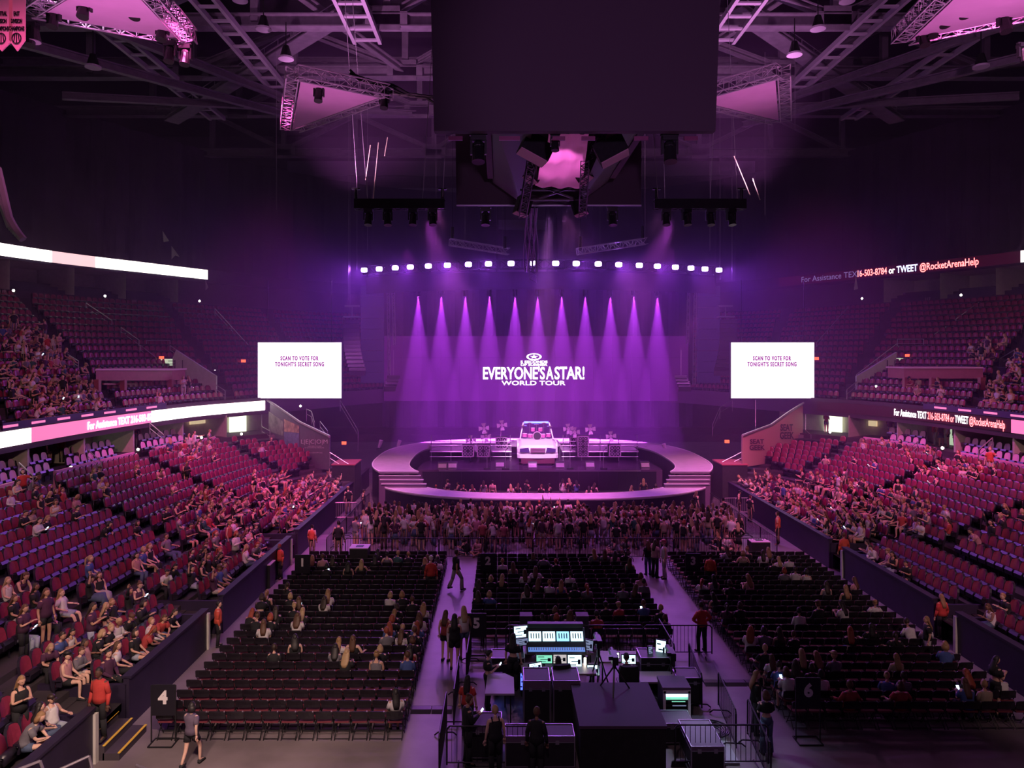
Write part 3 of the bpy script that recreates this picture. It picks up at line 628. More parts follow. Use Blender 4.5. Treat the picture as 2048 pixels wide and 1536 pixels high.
# side screens
M['screenw']=mat('screen_white',(1,1,1),.5,emit=(1,.86,.98),es=1.55); M['screentext']=mat('screen_text',(.2,.02,.2),.5,emit=(.25,.01,.22),es=1)
for s,(a,b,lab) in enumerate(((516,683,'left big white screen asking to vote for the secret song'),(1462,1628,'right big white screen asking to vote for the secret song'))):
    Y=57; p=at(a,685,Y);q=at(b,796.5,Y); T=thing('side_screen',lab,'screen',((p.x+q.x)/2,Y,q.z)); rz=0
    mb=MB(); mb.box(((p.x+q.x)/2,Y+.15,(p.z+q.z)/2),(q.x-p.x+.1,.3,p.z-q.z+.1)); mb.build('frame','black',T)
    mb=MB(); mb.box(((p.x+q.x)/2,Y-.02,(p.z+q.z)/2),(q.x-p.x,.04,p.z-q.z)); mb.build('display','screenw',T)
    dx=a-516 if s==0 else 1462-516-1
    fit_text('SCAN TO VOTE FOR',561+dx,637+dx,712,721,Y-.08,.045,T,'screentext',1.25); fit_text("TONIGHT'S SECRET SONG",550+dx,648+dx,723.5,733,Y-.08,.045,T,'screentext',1.25)
    mb=MB()
    for px in (a+20,b-20): mb.bar(at(px,685,Y),at(px,560,Y),.03)
    mb.build('hanging_cable','black',T)
# line arrays
M['arraybox']=mat('speaker_array',(.05,.035,.06),.5)
for s,(X,lab) in enumerate(((707,'left'),(1454,'right'))):
    sg=-1 if s==0 else 1; T=thing('line_array','tall curved hanging %s loudspeaker array beside the white screen'%lab,'loudspeaker',at(X,640,60))
    n=13; y=640.0; x=X-5 if s==0 else X+3
    for k in range(n):
        ang=(k/n)**2*.75; hh=8.3
        a=at(x,y+4,60); box=MB(); box.box((0,0,0),(1.35,.75,.32)); box.box((0,-.39,0),(1.2,.03,.2)); box.tr(Matrix.Translation(a)@Matrix.Rotation(-sg*.25,4,'Z')@Matrix.Rotation(-ang,4,'X')); box.build('speaker_box','arraybox',T)
        y+=hh*math.cos(ang*.4); x+=-sg*(k/n)**1.6*3.4
    mb=MB(); mb.box(at(X-3,634,60),(1.3,.8,.12)); mb.bar(at(X-3,634,60),at(X-3,612,60),.05); mb.box(at(X-3,612,60),(1.2,.2,.15)); mb.build('rigging_frame','rail',T)
for s,(X,lab) in enumerate(((787,'left'),(1362,'right'))):
    sg=-1 if s==0 else 1; T=thing('front_fill_array','short hanging loudspeaker cluster low at %s of video wall'%lab,'loudspeaker',at(X,755,58))
    for k in range(4):
        box=MB(); box.box((0,0,0),(.95,.6,.26)); box.box((0,-.31,0),(.8,.02,.16)); box.tr(Matrix.Translation(at(X-sg*-k*2.5,754+k*7.2,58))@Matrix.Rotation(-sg*.3,4,'Z')@Matrix.Rotation(-.25*k,4,'X')); box.build('speaker_box','arraybox',T)
    mb=MB(); mb.bar(at(X,751,58),at(X,700,58),.02); mb.build('hanging_cable','rail',T)
# ---------------------------------------------------------------- stage
SC=Vector((.15,55,0)); ZL,ZH=1.5,2.4
def sup(c,A,B,e,a):
    ca,sa=math.cos(a),math.sin(a); return (SC.x+A*math.copysign(abs(ca)**(2/e),ca),c+B*math.copysign(abs(sa)**(2/e),sa))
def outer(a): return sup(55.0,12.2,11.5,2.7,a)
def inner(a): return sup(54.4,9.5,9.2,3.0,a)
T=thing('ring_walkway','raised oval runway circling the stage, pale deck lit pink and violet','stage',(SC.x,SC.y,0))
YS=48.1; M['glassriser']=mat('smoked_riser',(.12,.07,.13),.25)
def at_y(fn,y):
    """angle on the right-hand front quarter where the outline crosses y"""
    lo,hi=-PI/2,0
    for _ in range(40):
        m=(lo+hi)/2
        if fn(m)[1]<y: lo=m
        else: hi=m
    return lo
def seg(fa,fb_,n,z,mir_=False,lab='deck_panel'):
    """n deck panels between two (outer angle, inner angle) pairs"""
    for i in range(n):
        oa=fa[0]+(fb_[0]-fa[0])*i/n; ob=fa[0]+(fb_[0]-fa[0])*(i+1)/n; ia=fa[1]+(fb_[1]-fa[1])*i/n; ib=fa[1]+(fb_[1]-fa[1])*(i+1)/n
        o=[inner(ia),outer(oa),outer(ob),inner(ib)]; c=[sum(p[0] for p in o)/4,sum(p[1] for p in o)/4]; o=[(c[0]+(x-c[0])*.994,c[1]+(y-c[1])*.994) for x,y in o]
        mb=MB(); mb.slab(o,z-.12,z); mb.build(lab,'deck',T)
YB=47.25
oh,ih=at_y(outer,YS),at_y(inner,YS); ol,il=at_y(outer,YB),at_y(inner,YB)
seg((oh,ih),(PI-oh,PI-ih),56,ZH); seg((-PI-ol,-PI-il),(ol,il),30,ZL)
def band(fn,a0,a1,n,z0,z1,nm,m,kind=None):
    mb=MB(); P=[fn(a0+(a1-a0)*i/n) for i in range(n+1)]; mb.add([(x,y,z0) for x,y in P]+[(x,y,z1) for x,y in P],[(k,k+1,n+k+2,n+k+1) for k in range(n)]); return mb.build(nm,m,T)
band(outer,oh,PI-oh,80,0,ZH-.12,'rear_outer_fascia','stagedark'); band(inner,ih,PI-ih,80,0,ZH-.12,'rear_inner_fascia','stagedark')
band(outer,-PI-ol,ol,60,0,ZL-.12,'front_outer_fascia','stagedark'); band(inner,-PI-il,il,60,0,ZL-.12,'front_inner_fascia','stagedark')
M['edge']=mat('ring_edge',(.8,.7,.8),.4)
for fn,r_ in ((outer,.05),(inner,.04)):
    a,b=(oh,ol) if fn is outer else (ih,il)
    mb=MB(); mb.path([(*fn(a+(PI-2*a)*i/100),ZH) for i in range(101)],r_,4); mb.build('rear_edge_trim','edge',T)
    mb=MB(); mb.path([(*fn(-PI-b+(2*b+PI)*i/70),ZL) for i in range(71)],r_,4); mb.build('front_edge_trim','edge',T)
for sg in (-1,1):
    for j in range(3):
        z=ZH-.225*(j+1); y1=YS-.29*j; a=SC.x+sg*(abs(inner(ih)[0]-SC.x)-.15-.22*j); b=SC.x+sg*(outer(oh)[0]-SC.x-.12*j)
        mb=MB(); mb.box(((a+b)/2,y1-.145,z-.03),(abs(b-a),.29,.06)); mb.build('step','deck',T); mb=MB(); mb.box(((a+b)/2,y1-.135,(z-.06)/2),(abs(b-a)-.04,.27,z-.06)); mb.build('step_body','glassriser',T)
        mb=MB(); mb.box(((a+b)/2,y1-.30,z-.02),(abs(b-a),.03,.05)); mb.build('step_edge','alu',T)
    a=SC.x+sg*(abs(inner(ih)[0]-SC.x)); b=SC.x+sg*(outer(oh)[0]-SC.x); mb=MB(); mb.box(((a+b)/2,YS-.01,ZH-.03),(abs(b-a),.03,.06)); mb.build('step_edge','alu',T)
# main deck inside
T=thing('main_stage','low glossy dark main stage platform inside the ring','stage',(SC.x,58,0))
o=[]
yf=53.9
for i in range(41):
    t=i/40*PI; x,y=inner(t); o.append((SC.x+(x-SC.x)*.97,max(54.4+(y-54.4)*.97,yf)))
mb=MB(); mb.slab(o,0,1.5); mb.build('platform',mat('glossy_stage',(.10,.05,.12),.22),T)
for i in range(12): mb=MB(); x=SC.x-8+i*1.45; mb.box((x,yf-.03,.75),(1.42,.05,1.4)); mb.build('front_panel','stagedark',T)
mb=MB(); mb.box((SC.x,yf-.02,1.5),(15,.06,.05)); mb.build('front_edge','alu',T)
for x,y,z,w_,d_,lab in ((-5.2,60.5,2.3,6.6,3.4,'left'),(5.3,60.5,2.3,6.2,3.4,'right'),(0.1,61.5,2.6,4.2,3.5,'centre')):
    T=thing('riser','%s backline riser of pipe and deck on main stage'%lab,'riser',(x,y,1.5))
    mb=MB(); mb.box((x,y,z),(w_,d_,.12)); mb.build('deck_board','deck',T)
    for qx in np.linspace(-w_/2+.1,w_/2-.1,5): mb=MB(); mb.bar((x+qx,y-d_/2,1.5),(x+qx,y-d_/2,z+1.3 if lab!='centre' else z),.035,6); mb.build('upright','alu',T)
    if lab!='centre':
        for hz in (1.85,2.25,2.75,3.1): mb=MB(); mb.bar((x-w_/2,y-d_/2-.04,hz),(x+w_/2,y-d_/2-.04,hz),.035,6); mb.build('pipe_rail','alu',T)
# amplifiers
def ring_mb(c,r,t,n=14,Y=None):
    mb=MB(); c=Vector(c)
    for k in range(n): a=2*PI*k/n;b=2*PI*(k+1)/n; mb.bar(c+Vector((r*math.cos(a),0,r*math.sin(a))),c+Vector((r*math.cos(b),0,r*math.sin(b))),t)
    return mb
M['cab']=mat('cabinet_frame',(.62,.42,.60),.5); M['cone']=mat('speaker_cone',(.02,.012,.03),.6); M['cring']=mat('speaker_ring',(.45,.30,.5),.4)
def amp(px0,py0,px1,py1,Y,nx_,nz_,lab):
    a=at(px0,py1,Y);b=at(px1,py0,Y); W=b.x-a.x;H=b.z-a.z; c=((a.x+b.x)/2,Y,a.z)
    T=thing('speaker_cabinet',lab,'amplifier',c,group=None)
    mb=MB(); mb.box((c[0],Y+.35,a.z+H/2),(W,.7,H)); mb.build('body','cone',T)
    mb=MB()
    for x in (a.x+.03,b.x-.03): mb.box((x,Y-.02,a.z+H/2),(.06,.08,H))
    for z in (a.z+.03,b.z-.03): mb.box((c[0],Y-.02,z),(W,.08,.06))
    mb.build('trim_frame','cab',T)
    for i in range(nx_):
        for j in range(nz_):
            q=(a.x+W*(i+.5)/nx_,Y-.05,a.z+H*(j+.5)/nz_); r=min(W/nx_,H/nz_)*.38
            m2=ring_mb(q,r,.028); m2.build('speaker_ring','cring',T); mb=MB(); mb.cyl(q,r*.35,.06,10,'y'); mb.build('cone_cap','cring',T)
amp(924,890,948,914,57.5,2,2,'low four-speaker cabinet at the far left of the backline'); amp(954,890,979,914,57.5,2,2,'low four-speaker cabinet second from left')
amp(991,874,1015,898,60,2,2,'raised four-speaker cabinet left of the car'); amp(1140,874,1154,898,60,1,2,'narrow two-speaker cabinet right of the car')
amp(1155,872,1177,914,58.2,2,4,'tall eight-speaker cabinet right of the car'); amp(1218,890,1242,914,57.5,2,2,'low four-speaker cabinet at the far right of the backline')
# spotlights on stands with barn doors
M['barn']=mat('barn_door',(.75,.55,.75),.5)
for i,(px,py,pb) in enumerate(((942,880,894),(968,856,894),(972,873,890),(1004,850,873),(1136,857,874),(1149,864,876),(1180,858,890),(1221,872,890))):
    Y=59.5; p=at(px,py,Y); b=at(px-3,pb,Y); T=thing('stand_spotlight','four-leaf studio spotlight on a stand, '+(onum(i+1)+' from the left'),'stage light',b,0,'studio spotlights on stands')
    mb=MB(); mb.cyl(p,.13,.3,10,'y'); mb.build('lamp_body','cab',T); m2=ring_mb((p.x,p.y-.17,p.z),.12,.03,10); m2.build('lens_ring','barn',T)
    for k in range(4):
        a=k*PI/2+.1; d=Vector((math.cos(a),0,math.sin(a))); e=Vector((-d.z,0,d.x)); q=p+Vector((0,-.15,0)); mb=MB()
        mb.quad(q+d*.17-e*.12,q+d*.17+e*.12,q+d*.42+e*.19+Vector((0,-.15,0)),q+d*.42-e*.19+Vector((0,-.15,0))); mb.build('barn_door','barn',T)
    mb=MB(); mb.bar(p,Vector((b.x,b.y,b.z)),.03,6); mb.build('stand_pole','cab',T)
# the car on stage
T=thing('stage_car','white car front end on stage with the drum kit set into its roof','car',(0.12,56.3,1.5))
M['carw']=mat('car_white',(.85,.80,.85),.25,spec=.6); M['glass']=mat('headlight_glass',(.06,.03,.14),.1); M['grille']=mat('grille_dark',(.10,.02,.05),.4)
cw=1.56; x0=.12
def prof(f,dy,dz=0): return [(56.6+dy,2.0),(56.25+dy,2.15),(56.2+dy,2.55),(56.3+dy,2.9),(56.5+dy,3.08+dz),(57.6+dy,3.3+dz),(58.6+dy,3.4+dz),(58.6+dy,2.0)]
st=[]
for xr in (-1,-.93,-.8,-.5,0,.5,.8,.93,1):
    dy=.35*abs(xr)**6+.12*xr*xr; dz=-.28*abs(xr)**8; zz=[(y,z) for y,z in prof(0,dy,dz)]; st.append([(x0+cw*xr,y,z) for y,z in zz])
mb=MB(); mb.loft(st); mb.build('bonnet','carw',T,smooth=False)
mb=MB(); st=[]
for xr in (-1.02,-.9,0,.9,1.02):
    dy=.35*abs(xr)**6; st.append([(x0+cw*xr,56.02+dy,2.12),(x0+cw*xr,56.0+dy,2.38),(x0+cw*xr,56.25+dy,2.42),(x0+cw*xr,56.3+dy,2.1)])
mb.loft(st); mb.build('bumper','carw',T)
for sg in (-1,1):
    mb=MB(); mb.add([(x0+sg*.62,56.12,2.55),(x0+sg*1.38,56.22,2.58),(x0+sg*1.40,56.27,2.82),(x0+sg*.72,56.17,2.92),(x0+sg*.62,56.3,2.55),(x0+sg*1.38,56.4,2.58),(x0+sg*1.4,56.4,2.82),(x0+sg*.72,56.3,2.92)],[(0,1,2,3),(7,6,5,4),(0,3,7,4),(1,5,6,2),(3,2,6,7),(0,4,5,1)]); mb.build('headlight','glass',T)
    mb=MB(); mb.cyl((x0+sg*1.3,57.2,1.88),.38,.3,16,'x'); mb.build('wheel','black',T)
    mb=MB(); mb.loft([[(x0+sg*(cw+.03),y,z) for y,z in ((56.9,2.3),(58.6,2.4),(58.6,3.3),(57.2,3.15))],[(x0+sg*(cw-.1),y,z) for y,z in ((56.9,2.3),(58.6,2.4),(58.6,3.3),(57.2,3.15))]]); mb.build('wing','carw',T)
mb=MB(); mb.box((x0,56.1,2.72),(1.15,.1,.34)); mb.build('grille','grille',T)
for z in (2.62,2.72,2.82): mb=MB(); mb.bar((x0-.55,56.04,z),(x0+.55,56.04,z),.012); mb.build('grille_bar','cring',T)
mb=MB(); mb.box((x0,56.2,1.9),(2.6,.1,.4)); mb.build('lower_apron','grille',T)
mb=MB(); mb.bar((x0-1.0,58.9,4.62),(x0+1.0,58.9,4.62),.08,8); mb.build('windscreen_top_tube',mat('blue_neon',(.1,.1,1),.4,emit=(.05,.12,1),es=5),T)
for sg in (-1,1): mb=MB(); mb.bar((x0+sg*1.35,58.2,3.3),(x0+sg*1.05,58.9,4.6),.06,6); mb.build('windscreen_pillar','carw',T)
# drum kit
T=thing('drum_kit','drum kit with cymbals behind the white car bonnet','drum kit',(x0,58.8,3.3))
M['drum']=mat('drum_shell',(.5,.12,.35),.3); M['skin_d']=mat('drum_head',(.8,.7,.8),.5); M['cym']=mat('cymbal',(.75,.5,.35),.25,.8)
mb=MB(); mb.cyl((x0+.03,58.2,3.62),.34,.5,18,'y'); mb.build('bass_drum','drum',T); m2=ring_mb((x0+.03,57.93,3.62),.34,.03,18); m2.build('bass_hoop','cab',T); mb=MB(); mb.cyl((x0+.03,57.93,3.62),.3,.03,18,'y'); mb.build('bass_head','cone',T)
for dx,dz,r in ((-.5,.05,.22),(.5,.05,.22),(-.3,.55,.17),(.3,.55,.17),(-.95,.1,.2),(.95,.1,.2)): mb=MB(); mb.cyl((x0+dx,58.3,3.55+dz),r,.26,14); mb.build('tom_drum','drum',T); mb=MB(); mb.cyl((x0+dx,58.3,3.69+dz),r*.97,.02,14); mb.build('drum_head','skin_d',T)
for dx,dz,r in ((-1.0,.85,.26),(-.55,1.05,.24),(0,.95,.2),(.6,1.05,.26),(1.05,.8,.24)):
    mb=MB(); mb.bar((x0+dx,58.5,3.55+dz),(x0+dx,58.5,3.6+dz),r,14,.04); mb.build('cymbal','cym',T); mb=MB(); mb.bar((x0+dx,58.6,3.3),(x0+dx,58.5,3.6+dz),.018,5); mb.build('cymbal_stand','alu',T)
for i,px in enumerate((974,1011,1140,1207)):
    b=at(px,928,54.8); b.z=1.5; T=thing('microphone_stand','vocal microphone stand with round base at stage front, '+('first','second','third','fourth')[i]+' from left','microphone',b,0,'vocal microphone stands')
    mb=MB(); mb.cyl(b+Vector((0,0,.03)),.28,.06,14); mb.build('base','black',T); mb=MB(); mb.bar(b,b+Vector((0,0,1.45)),.025,6); mb.bar(b+Vector((0,0,1.4)),b+Vector((.15,-.3,1.6)),.02,6); mb.build('pole','alu',T); mb=MB(); mb.sph(b+Vector((.15,-.32,1.62)),.05,8,5); mb.build('microphone','black',T)
for i,(px,py) in enumerate(((885,925),(905,928),(1065,930),(1120,931),(1290,925),(1180,931),(1000,932))):
    b=at(px,py,55.2+i*.1); b.z=1.5; T=thing('floor_monitor','wedge floor monitor on the stage deck, '+('first','second','third','fourth','fifth','sixth','seventh')[[0,1,3,4,6,5,2][i]]+' from left','loudspeaker',b,0,'stage floor monitors')
    mb=MB(); mb.loft([[(b.x+x,b.y-.2,1.5),(b.x+x,b.y+.3,1.5),(b.x+x,b.y+.3,1.95),(b.x+x,b.y+.05,1.9)] for x in (-.35,.35)]); mb.build('cabinet','arraybox',T); mb=MB(); mb.quad((b.x-.3,b.y-.2,1.56),(b.x+.3,b.y-.2,1.56),(b.x+.3,b.y+.03,1.86),(b.x-.3,b.y+.03,1.86)); mb.build('grille','cab',T)
for i,(px,py,sx_) in enumerate(((855,903,1),(1295,906,-1),(758,895,1),(795,895,1),(1332,902,-1))):
    p=at(px,py,60+i%2); T=thing('uplight','small tilted uplight on the rear ring edge, '+('inner left','inner right','outer left','second left','outer right')[i],'stage light',p,0); mb=MB(); mb.bar(p,p+Vector((.2*sx_,0,.6)),.12,8,.17); mb.build('housing','cab',T); mb=MB(); mb.box(p-Vector((0,0,.1)),(.4,.3,.1)); mb.build('base','black',T)
# side platforms left and right of the stage
for s,(a,b,y0,lab) in enumerate(((665,710,930,'left'),(1444,1494,930,'right'))):
    Y=50; p=at(a,y0,Y);q=at(b,y0,Y); T=thing('sound_wing_platform','black draped equipment platform just %s of the runway'%lab,'platform',((p.x+q.x)/2,Y,0))
    mb=MB(); mb.box(((p.x+q.x)/2,Y+1,p.z/2),(q.x-p.x,2.2,p.z)); mb.build('drape','blackcloth',T); mb=MB(); mb.box(((p.x+q.x)/2,Y+1,p.z+.04),(q.x-p.x+.1,2.3,.08)); mb.build('top_board','pinkwall',T)
    mb=MB(); mb.box(((p.x+q.x)/2+(-.9 if s==0 else .9),Y-1.6,.75),(2.0,1.6,1.5)); mb.build('lower_box','blackcloth',T)
# ---------------------------------------------------------------- crowd barriers
def barrier_meshes(L=2.3,h=1.08,gap=.125):
    a=MB(); a.path([(-L/2,0,.12),(-L/2,0,h-.08),(-L/2+.08,0,h),(L/2-.08,0,h),(L/2,0,h-.08),(L/2,0,.12)],.022,6); a.bar((-L/2,0,.18),(L/2,0,.18),.018,6)
    b=MB(); x=-L/2+gap
    while x<L/2-.05: b.bar((x,0,.18),(x,0,h),.009,4); x+=gap
    c=MB()
    for e in (-.8,.8): c.path([(e*L/2*.95,-.3,.02),(e*L/2*.95,-.2,.1),(e*L/2*.95,.2,.1),(e*L/2*.95,.3,.02)],.02,5)
    return a,b,c
def bset(m): 
    a,b,c=barrier_meshes(); return [a.mesh('barrier_frame',m),b.mesh('barrier_bars',m),c.mesh('barrier_feet',m)]
BK=bset(mat('barrier_dark',(.03,.022,.035),.4,.5)); BLt=bset('rail')
def barrier(x,y,rz,label,group,ms=BK,z=0):
    T=thing('crowd_barrier',label,'barrier',(x,y,z),rz,group)
    for m,n in zip(ms,('frame','bars','feet')): o=bpy.data.objects.new(n,m); col.objects.link(o); o.parent=T
for k in range(9): barrier(-9.3+2.33*k,36.0,0,'steel crowd barrier closing the pit, %s in the rear line'%('first','second','third','fourth','fifth','sixth','seventh','eighth','ninth')[k],'barriers behind the pit')
for s,nm in SIDES:
    for k in range(5): barrier(s*11.4 if s<0 else 11.0,37.2+2.33*k,PI/2,'crowd barrier along the %s side of the pit, %s from the rear'%(nm,('first','second','third','fourth','fifth')[k]),'barriers beside the pit')
for k,(px,py) in enumerate(((652,998),(678,1002),(1483,985),(1505,985))):
    p=at(px,py,44.5 if k<2 else 46); barrier(p.x,p.y,.1,'pale steel barrier leaning by the %s corner of the stands, %s'%('left' if k<2 else 'right',('outer one','inner one','inner one','outer one')[k]),'pale barriers at the corners',BLt)
# ---------------------------------------------------------------- FOH riser and control area
def bxo(T,name,m,c,d,rz=0,rx=0): mb=MB(); mb.box(c,d,rz,rx); return mb.build(name,m,T)
for k,(x,y,rz) in enumerate(((-3.75,23.3,PI/2-.02),(-4.0,20.9,PI/2),(-4.2,18.6,PI/2))): barrier(x,y,rz,'crowd barrier on the left of the control area, %s'%('furthest','middle','nearest')[k],'barriers round the control area')
for k,(x,y,rz) in enumerate(((2.75,24,PI/2),(3.15,21.9,PI/2-.1),(3.45,19.8,PI/2-.1),(3.75,18.2,PI/2-.1))): barrier(x,y,rz,'crowd barrier on the right of the control area, %s from the stage'%('first','second','third','fourth')[k],'barriers round the control area')
for k,(x,y) in enumerate(((2.75,17.95),(-2.9,17.9))): barrier(x,y,0,'crowd barrier across the near end of the control area, %s'%('right','left')[k],'barriers round the control area')
for k in range(3): barrier(-1.4+2.33*k,24.5,0,'crowd barrier in front of the sound desk, %s one'%('left','middle','right')[k],'barriers round the control area')
M['case']=mat('road_case_black',(.018,.016,.022),.5,noise=.2); M['casetrim']=mat('case_trim',(.4,.35,.45),.35,.7)
def road_case(x,y,w,d,h,lab,z=0,rz=0,top='case',grp=None):
    T=thing('road_case',lab,'flight case',(x,y,z),rz,grp); L=lambda v:v
    def b(n,m,c,dd):
        mb=MB(); mb.box(c,dd); mb.build(n,m,T,world=False)
    b('body','case',(0,0,h*.4+.1),(w,d,h*.8-.02)); b('lid',top,(0,0,h*.9+.1),(w,d,h*.2-.02))
    mb=MB()
    for sx in(-1,1):
        for sy in(-1,1): mb.bar((sx*w/2,sy*d/2,.1),(sx*w/2,sy*d/2,h+.1),.018)
    for zz in (.1,h*.8+.1,h+.1):
        for sx in(-1,1): mb.bar((sx*w/2,-d/2,zz),(sx*w/2,d/2,zz),.015); mb.bar((-w/2,sx*d/2,zz),(w/2,sx*d/2,zz),.015)
    mb.build('edge_trim','casetrim',T,world=False)
    for sx in(-1,1): b('latch','casetrim',(sx*w*.25,-d/2-.01,h*.8+.1),(.09,.02,.1))
    for sx in(-1,1):
        for sy in(-1,1): mb=MB(); mb.cyl((sx*w*.38,sy*d*.38,.05),.05,.04,8,'x'); mb.build('caster','black',T,world=False)
    return T
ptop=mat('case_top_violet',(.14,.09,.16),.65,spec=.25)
road_case(-1.72,20.4,.72,.85,1.15,'tall black road case below the console, left one',grp=None,top=ptop); road_case(-.9,20.4,.72,.85,1.15,'tall black road case below the console, right one',top=ptop)
road_case(2.35,18.4,.8,1.3,.55,'low wide road case with bright edge, right foreground',top=ptop); road_case(1.95,19.3,.75,.7,.5,'low road case behind the wide one, right foreground',top=ptop)
road_case(-1.75,18.15,1.7,.6,.75,'long black road case crossing the near end',top=ptop); road_case(-3.1,18.6,.8,.7,.8,'small case with lit edges left of the long case',top=ptop)
road_case(-2.5,22.4,1.0,.7,.9,'black road case left of the sound desk'); road_case(1.95,22.2,.9,.7,1.0,'open-topped equipment case carrying the laptop')
road_case(2.75,21.4,.7,.7,.75,'case against the right barrier')
# table, left
T=thing('work_table','pale topped work table with clipped corners, left of the cases','table',(-2.75,20.3,0))
mb=MB(); mb.slab([(-3.15,19.7),(-2.35,19.7),(-2.35,20.7),(-2.6,20.95),(-3.1,20.95)],.98,1.03); mb.build('table_top',mat('violet_table_top',(.38,.32,.42),.5),T)
for x,y in ((-3.05,19.8),(-2.45,19.8),(-3.05,20.8),(-2.6,20.8)): mb=MB(); mb.bar((x,y,0),(x,y,.98),.025); mb.build('leg','black',T)
# platform riser floor + camera platform
T=thing('camera_platform','black draped camera platform in the middle foreground','platform',(.2,19,0))
bxo(T,'drape','blackcloth',(.28,18.9,.55),(2.1,2.3,1.1)); bxo(T,'deck_board',mat('dark_deck',(.075,.04,.08),.7,spec=.2),(.28,18.9,1.13),(2.15,2.35,.07))
T=thing('floor_platform','low riser floor under the control desks','platform',(0,21,0)); bxo(T,'deck_board',mat('riser_deck',(.09,.075,.10),.45),(-.2,21.6,.06),(5.6,4.6,.12))
bxo(T,'side_deck',mat('riser_deck_lit',(.32,.32,.36),.45),(2.6,18.75,.03),(1.3,1.3,.06))  # blue-white light on the riser floor put into a paler deck piece
# desks
def desk(x,y,w,d,h,lab):
    T=thing('desk',lab,'table',(x,y,0)); bxo(T,'desk_top',mat('desk_'+str(int(x*10)),(.25,.2,.2),.5),(x,y,h),(w,d,.05))
    for sx in(-1,1):
        for sy in(-1,1): mb=MB(); mb.bar((x+sx*w*.46,y+sy*d*.45,0),(x+sx*w*.46,y+sy*d*.45,h),.03); mb.build('leg','black',T)
    return T
desk(-1.0,22.9,2.3,.9,.95,'desk carrying the big sound console'); desk(-1.0,21.65,2.2,.75,.85,'desk with a row of screens behind the console'); desk(1.3,22.5,2.0,.8,.85,'lighting desk table right of centre'); desk(1.9,21.2,1.2,.7,.8,'small right-hand table with chair beside it')
def scr(n,c,e,s): return mat('scr_'+n,c,.3,emit=e,es=s)
SB=scr('blue',(.1,.3,.5),(.30,.66,1),1.6); SBW=scr('bluewhite',(.3,.5,.6),(.55,.85,1),2.2); SG=scr('green',(.1,.3,.2),(.3,1,.7),.8); SD=scr('deep',(.02,.05,.2),(.08,.12,.9),2.6); SW=scr('white',(.6,.6,.6),(.9,.9,1),1.8); SX=scr('dim',(.1,.1,.15),(.25,.3,.5),.7); SDK=mat('screen_lines',(.02,.03,.06),.4); 
def monitor(px0,py0,px1,py1,Y,lab,m=SB,rz=0,rx=-.15,stand=True,lines=3):
    a=at(px0,py1,Y);b=at(px1,py0,Y); W=b.x-a.x;H=b.z-a.z; c=Vector(((a.x+b.x)/2,Y,(a.z+b.z)/2))
    T=thing('monitor',lab,'screen',(c.x,c.y,a.z)); mt=Matrix.Translation(c)@Matrix.Rotation(rz,4,'Z')@Matrix.Rotation(rx,4,'X')
    mb=MB(); mb.box((0,.03,0),(W+.05,.05,H+.05)); mb.tr(mt); mb.build('casing','black',T)
    mb=MB(); mb.box((0,0,0),(W,.01,H)); mb.tr(mt); mb.build('display',m,T)
    mb=MB()
    for k in range(lines): mb.box((W*(-.2+.2*(k%2)),-.01,H*(.3-.6*k/max(1,lines-1))),(W*(.4+.1*(k%3)),.008,H*.07))
    mb.box((W*.32,-.01,-H*.05),(W*.2,.008,H*.4)); mb.tr(mt); mb.build('picture_blocks',SDK,T)
    if stand: mb=MB(); mb.bar(c-Vector((0,-.05,H*.4)),(c.x,c.y+.08,a.z-.35),.03,6); mb.build('stand','black',T)
    return T
# big console
T=thing('sound_console','large sound console with a bank of glowing blue screens','mixing console',(-.95,22.7,.95))
a=at(1056,1305,22.6);b=at(1168,1272,22.6); W=b.x-a.x; cx=(a.x+b.x)/2
mb=MB(); mb.loft([[(cx+sx*(W/2+.05),22.3,1.0),(cx+sx*(W/2+.05),23.1,1.0),(cx+sx*(W/2+.05),23.1,1.55),(cx+sx*(W/2+.05),22.9,1.6),(cx+sx*(W/2+.05),22.35,1.12)] for sx in (-1,1)]); mb.build('chassis','case',T)
for k in range(4):
    x=a.x+W*(k+.5)/4; mb=MB(); mb.box((x,22.66,1.43),(W/4-.05,.02,.30),0,-.75); mb.build('screen',SBW if k!=2 else SB,T)
    mb=MB()
    for j in range(4): mb.box((x-.12+j*.08,22.645,1.45),(.03,.01,.16),0,-.75)
    mb.build('screen_blocks',SDK,T)
mb=MB(); mb.box((cx,22.38,1.15),(W,.02,.2),0,-1.1); mb.build('fader_panel',scr('fader',(.12,.2,.4),(.14,.28,.75),.8),T)
mb=MB()
for k in range(24): mb.box((a.x+W*(k+.5)/24,22.34,1.17),(.025,.03,.06),0,-1.1)
setp(mb.build('faders','cab',T),kind='stuff')
bxo(T,'meter_bridge','case',(cx,22.95,1.68),(W,.2,.14))
monitor(1028,1253,1055,1274,23,'tilted monitor above the left end of the sound console',SBW,.25); monitor(1142,1257,1166,1277,23,'tilted monitor above the right end of the sound console',SBW,-.2)
monitor(1032,1278,1056,1290,22.5,'small laptop screen left of the sound console',SX,.3); monitor(1168,1281,1186,1300,22.6,'small angled screen right of the sound console',SX,-.5)
monitor(1073,1311,1104,1326,21.8,'equipment display left in the second row of screens',SG); monitor(1107,1310,1133,1326,21.8,'monitor with camera picture in the second screen row',scr('cam',(.2,.2,.2),(.5,.45,.45),1.1)); monitor(1136,1311,1163,1334,21.8,'tall bright monitor at the right of the second screen row',SBW)
monitor(1058,1327,1084,1338,21.5,'open laptop on the left of the second desk',SBW,.4); monitor(1107,1330,1134,1346,21.6,'green-lit rack display under the second screen row',SG)
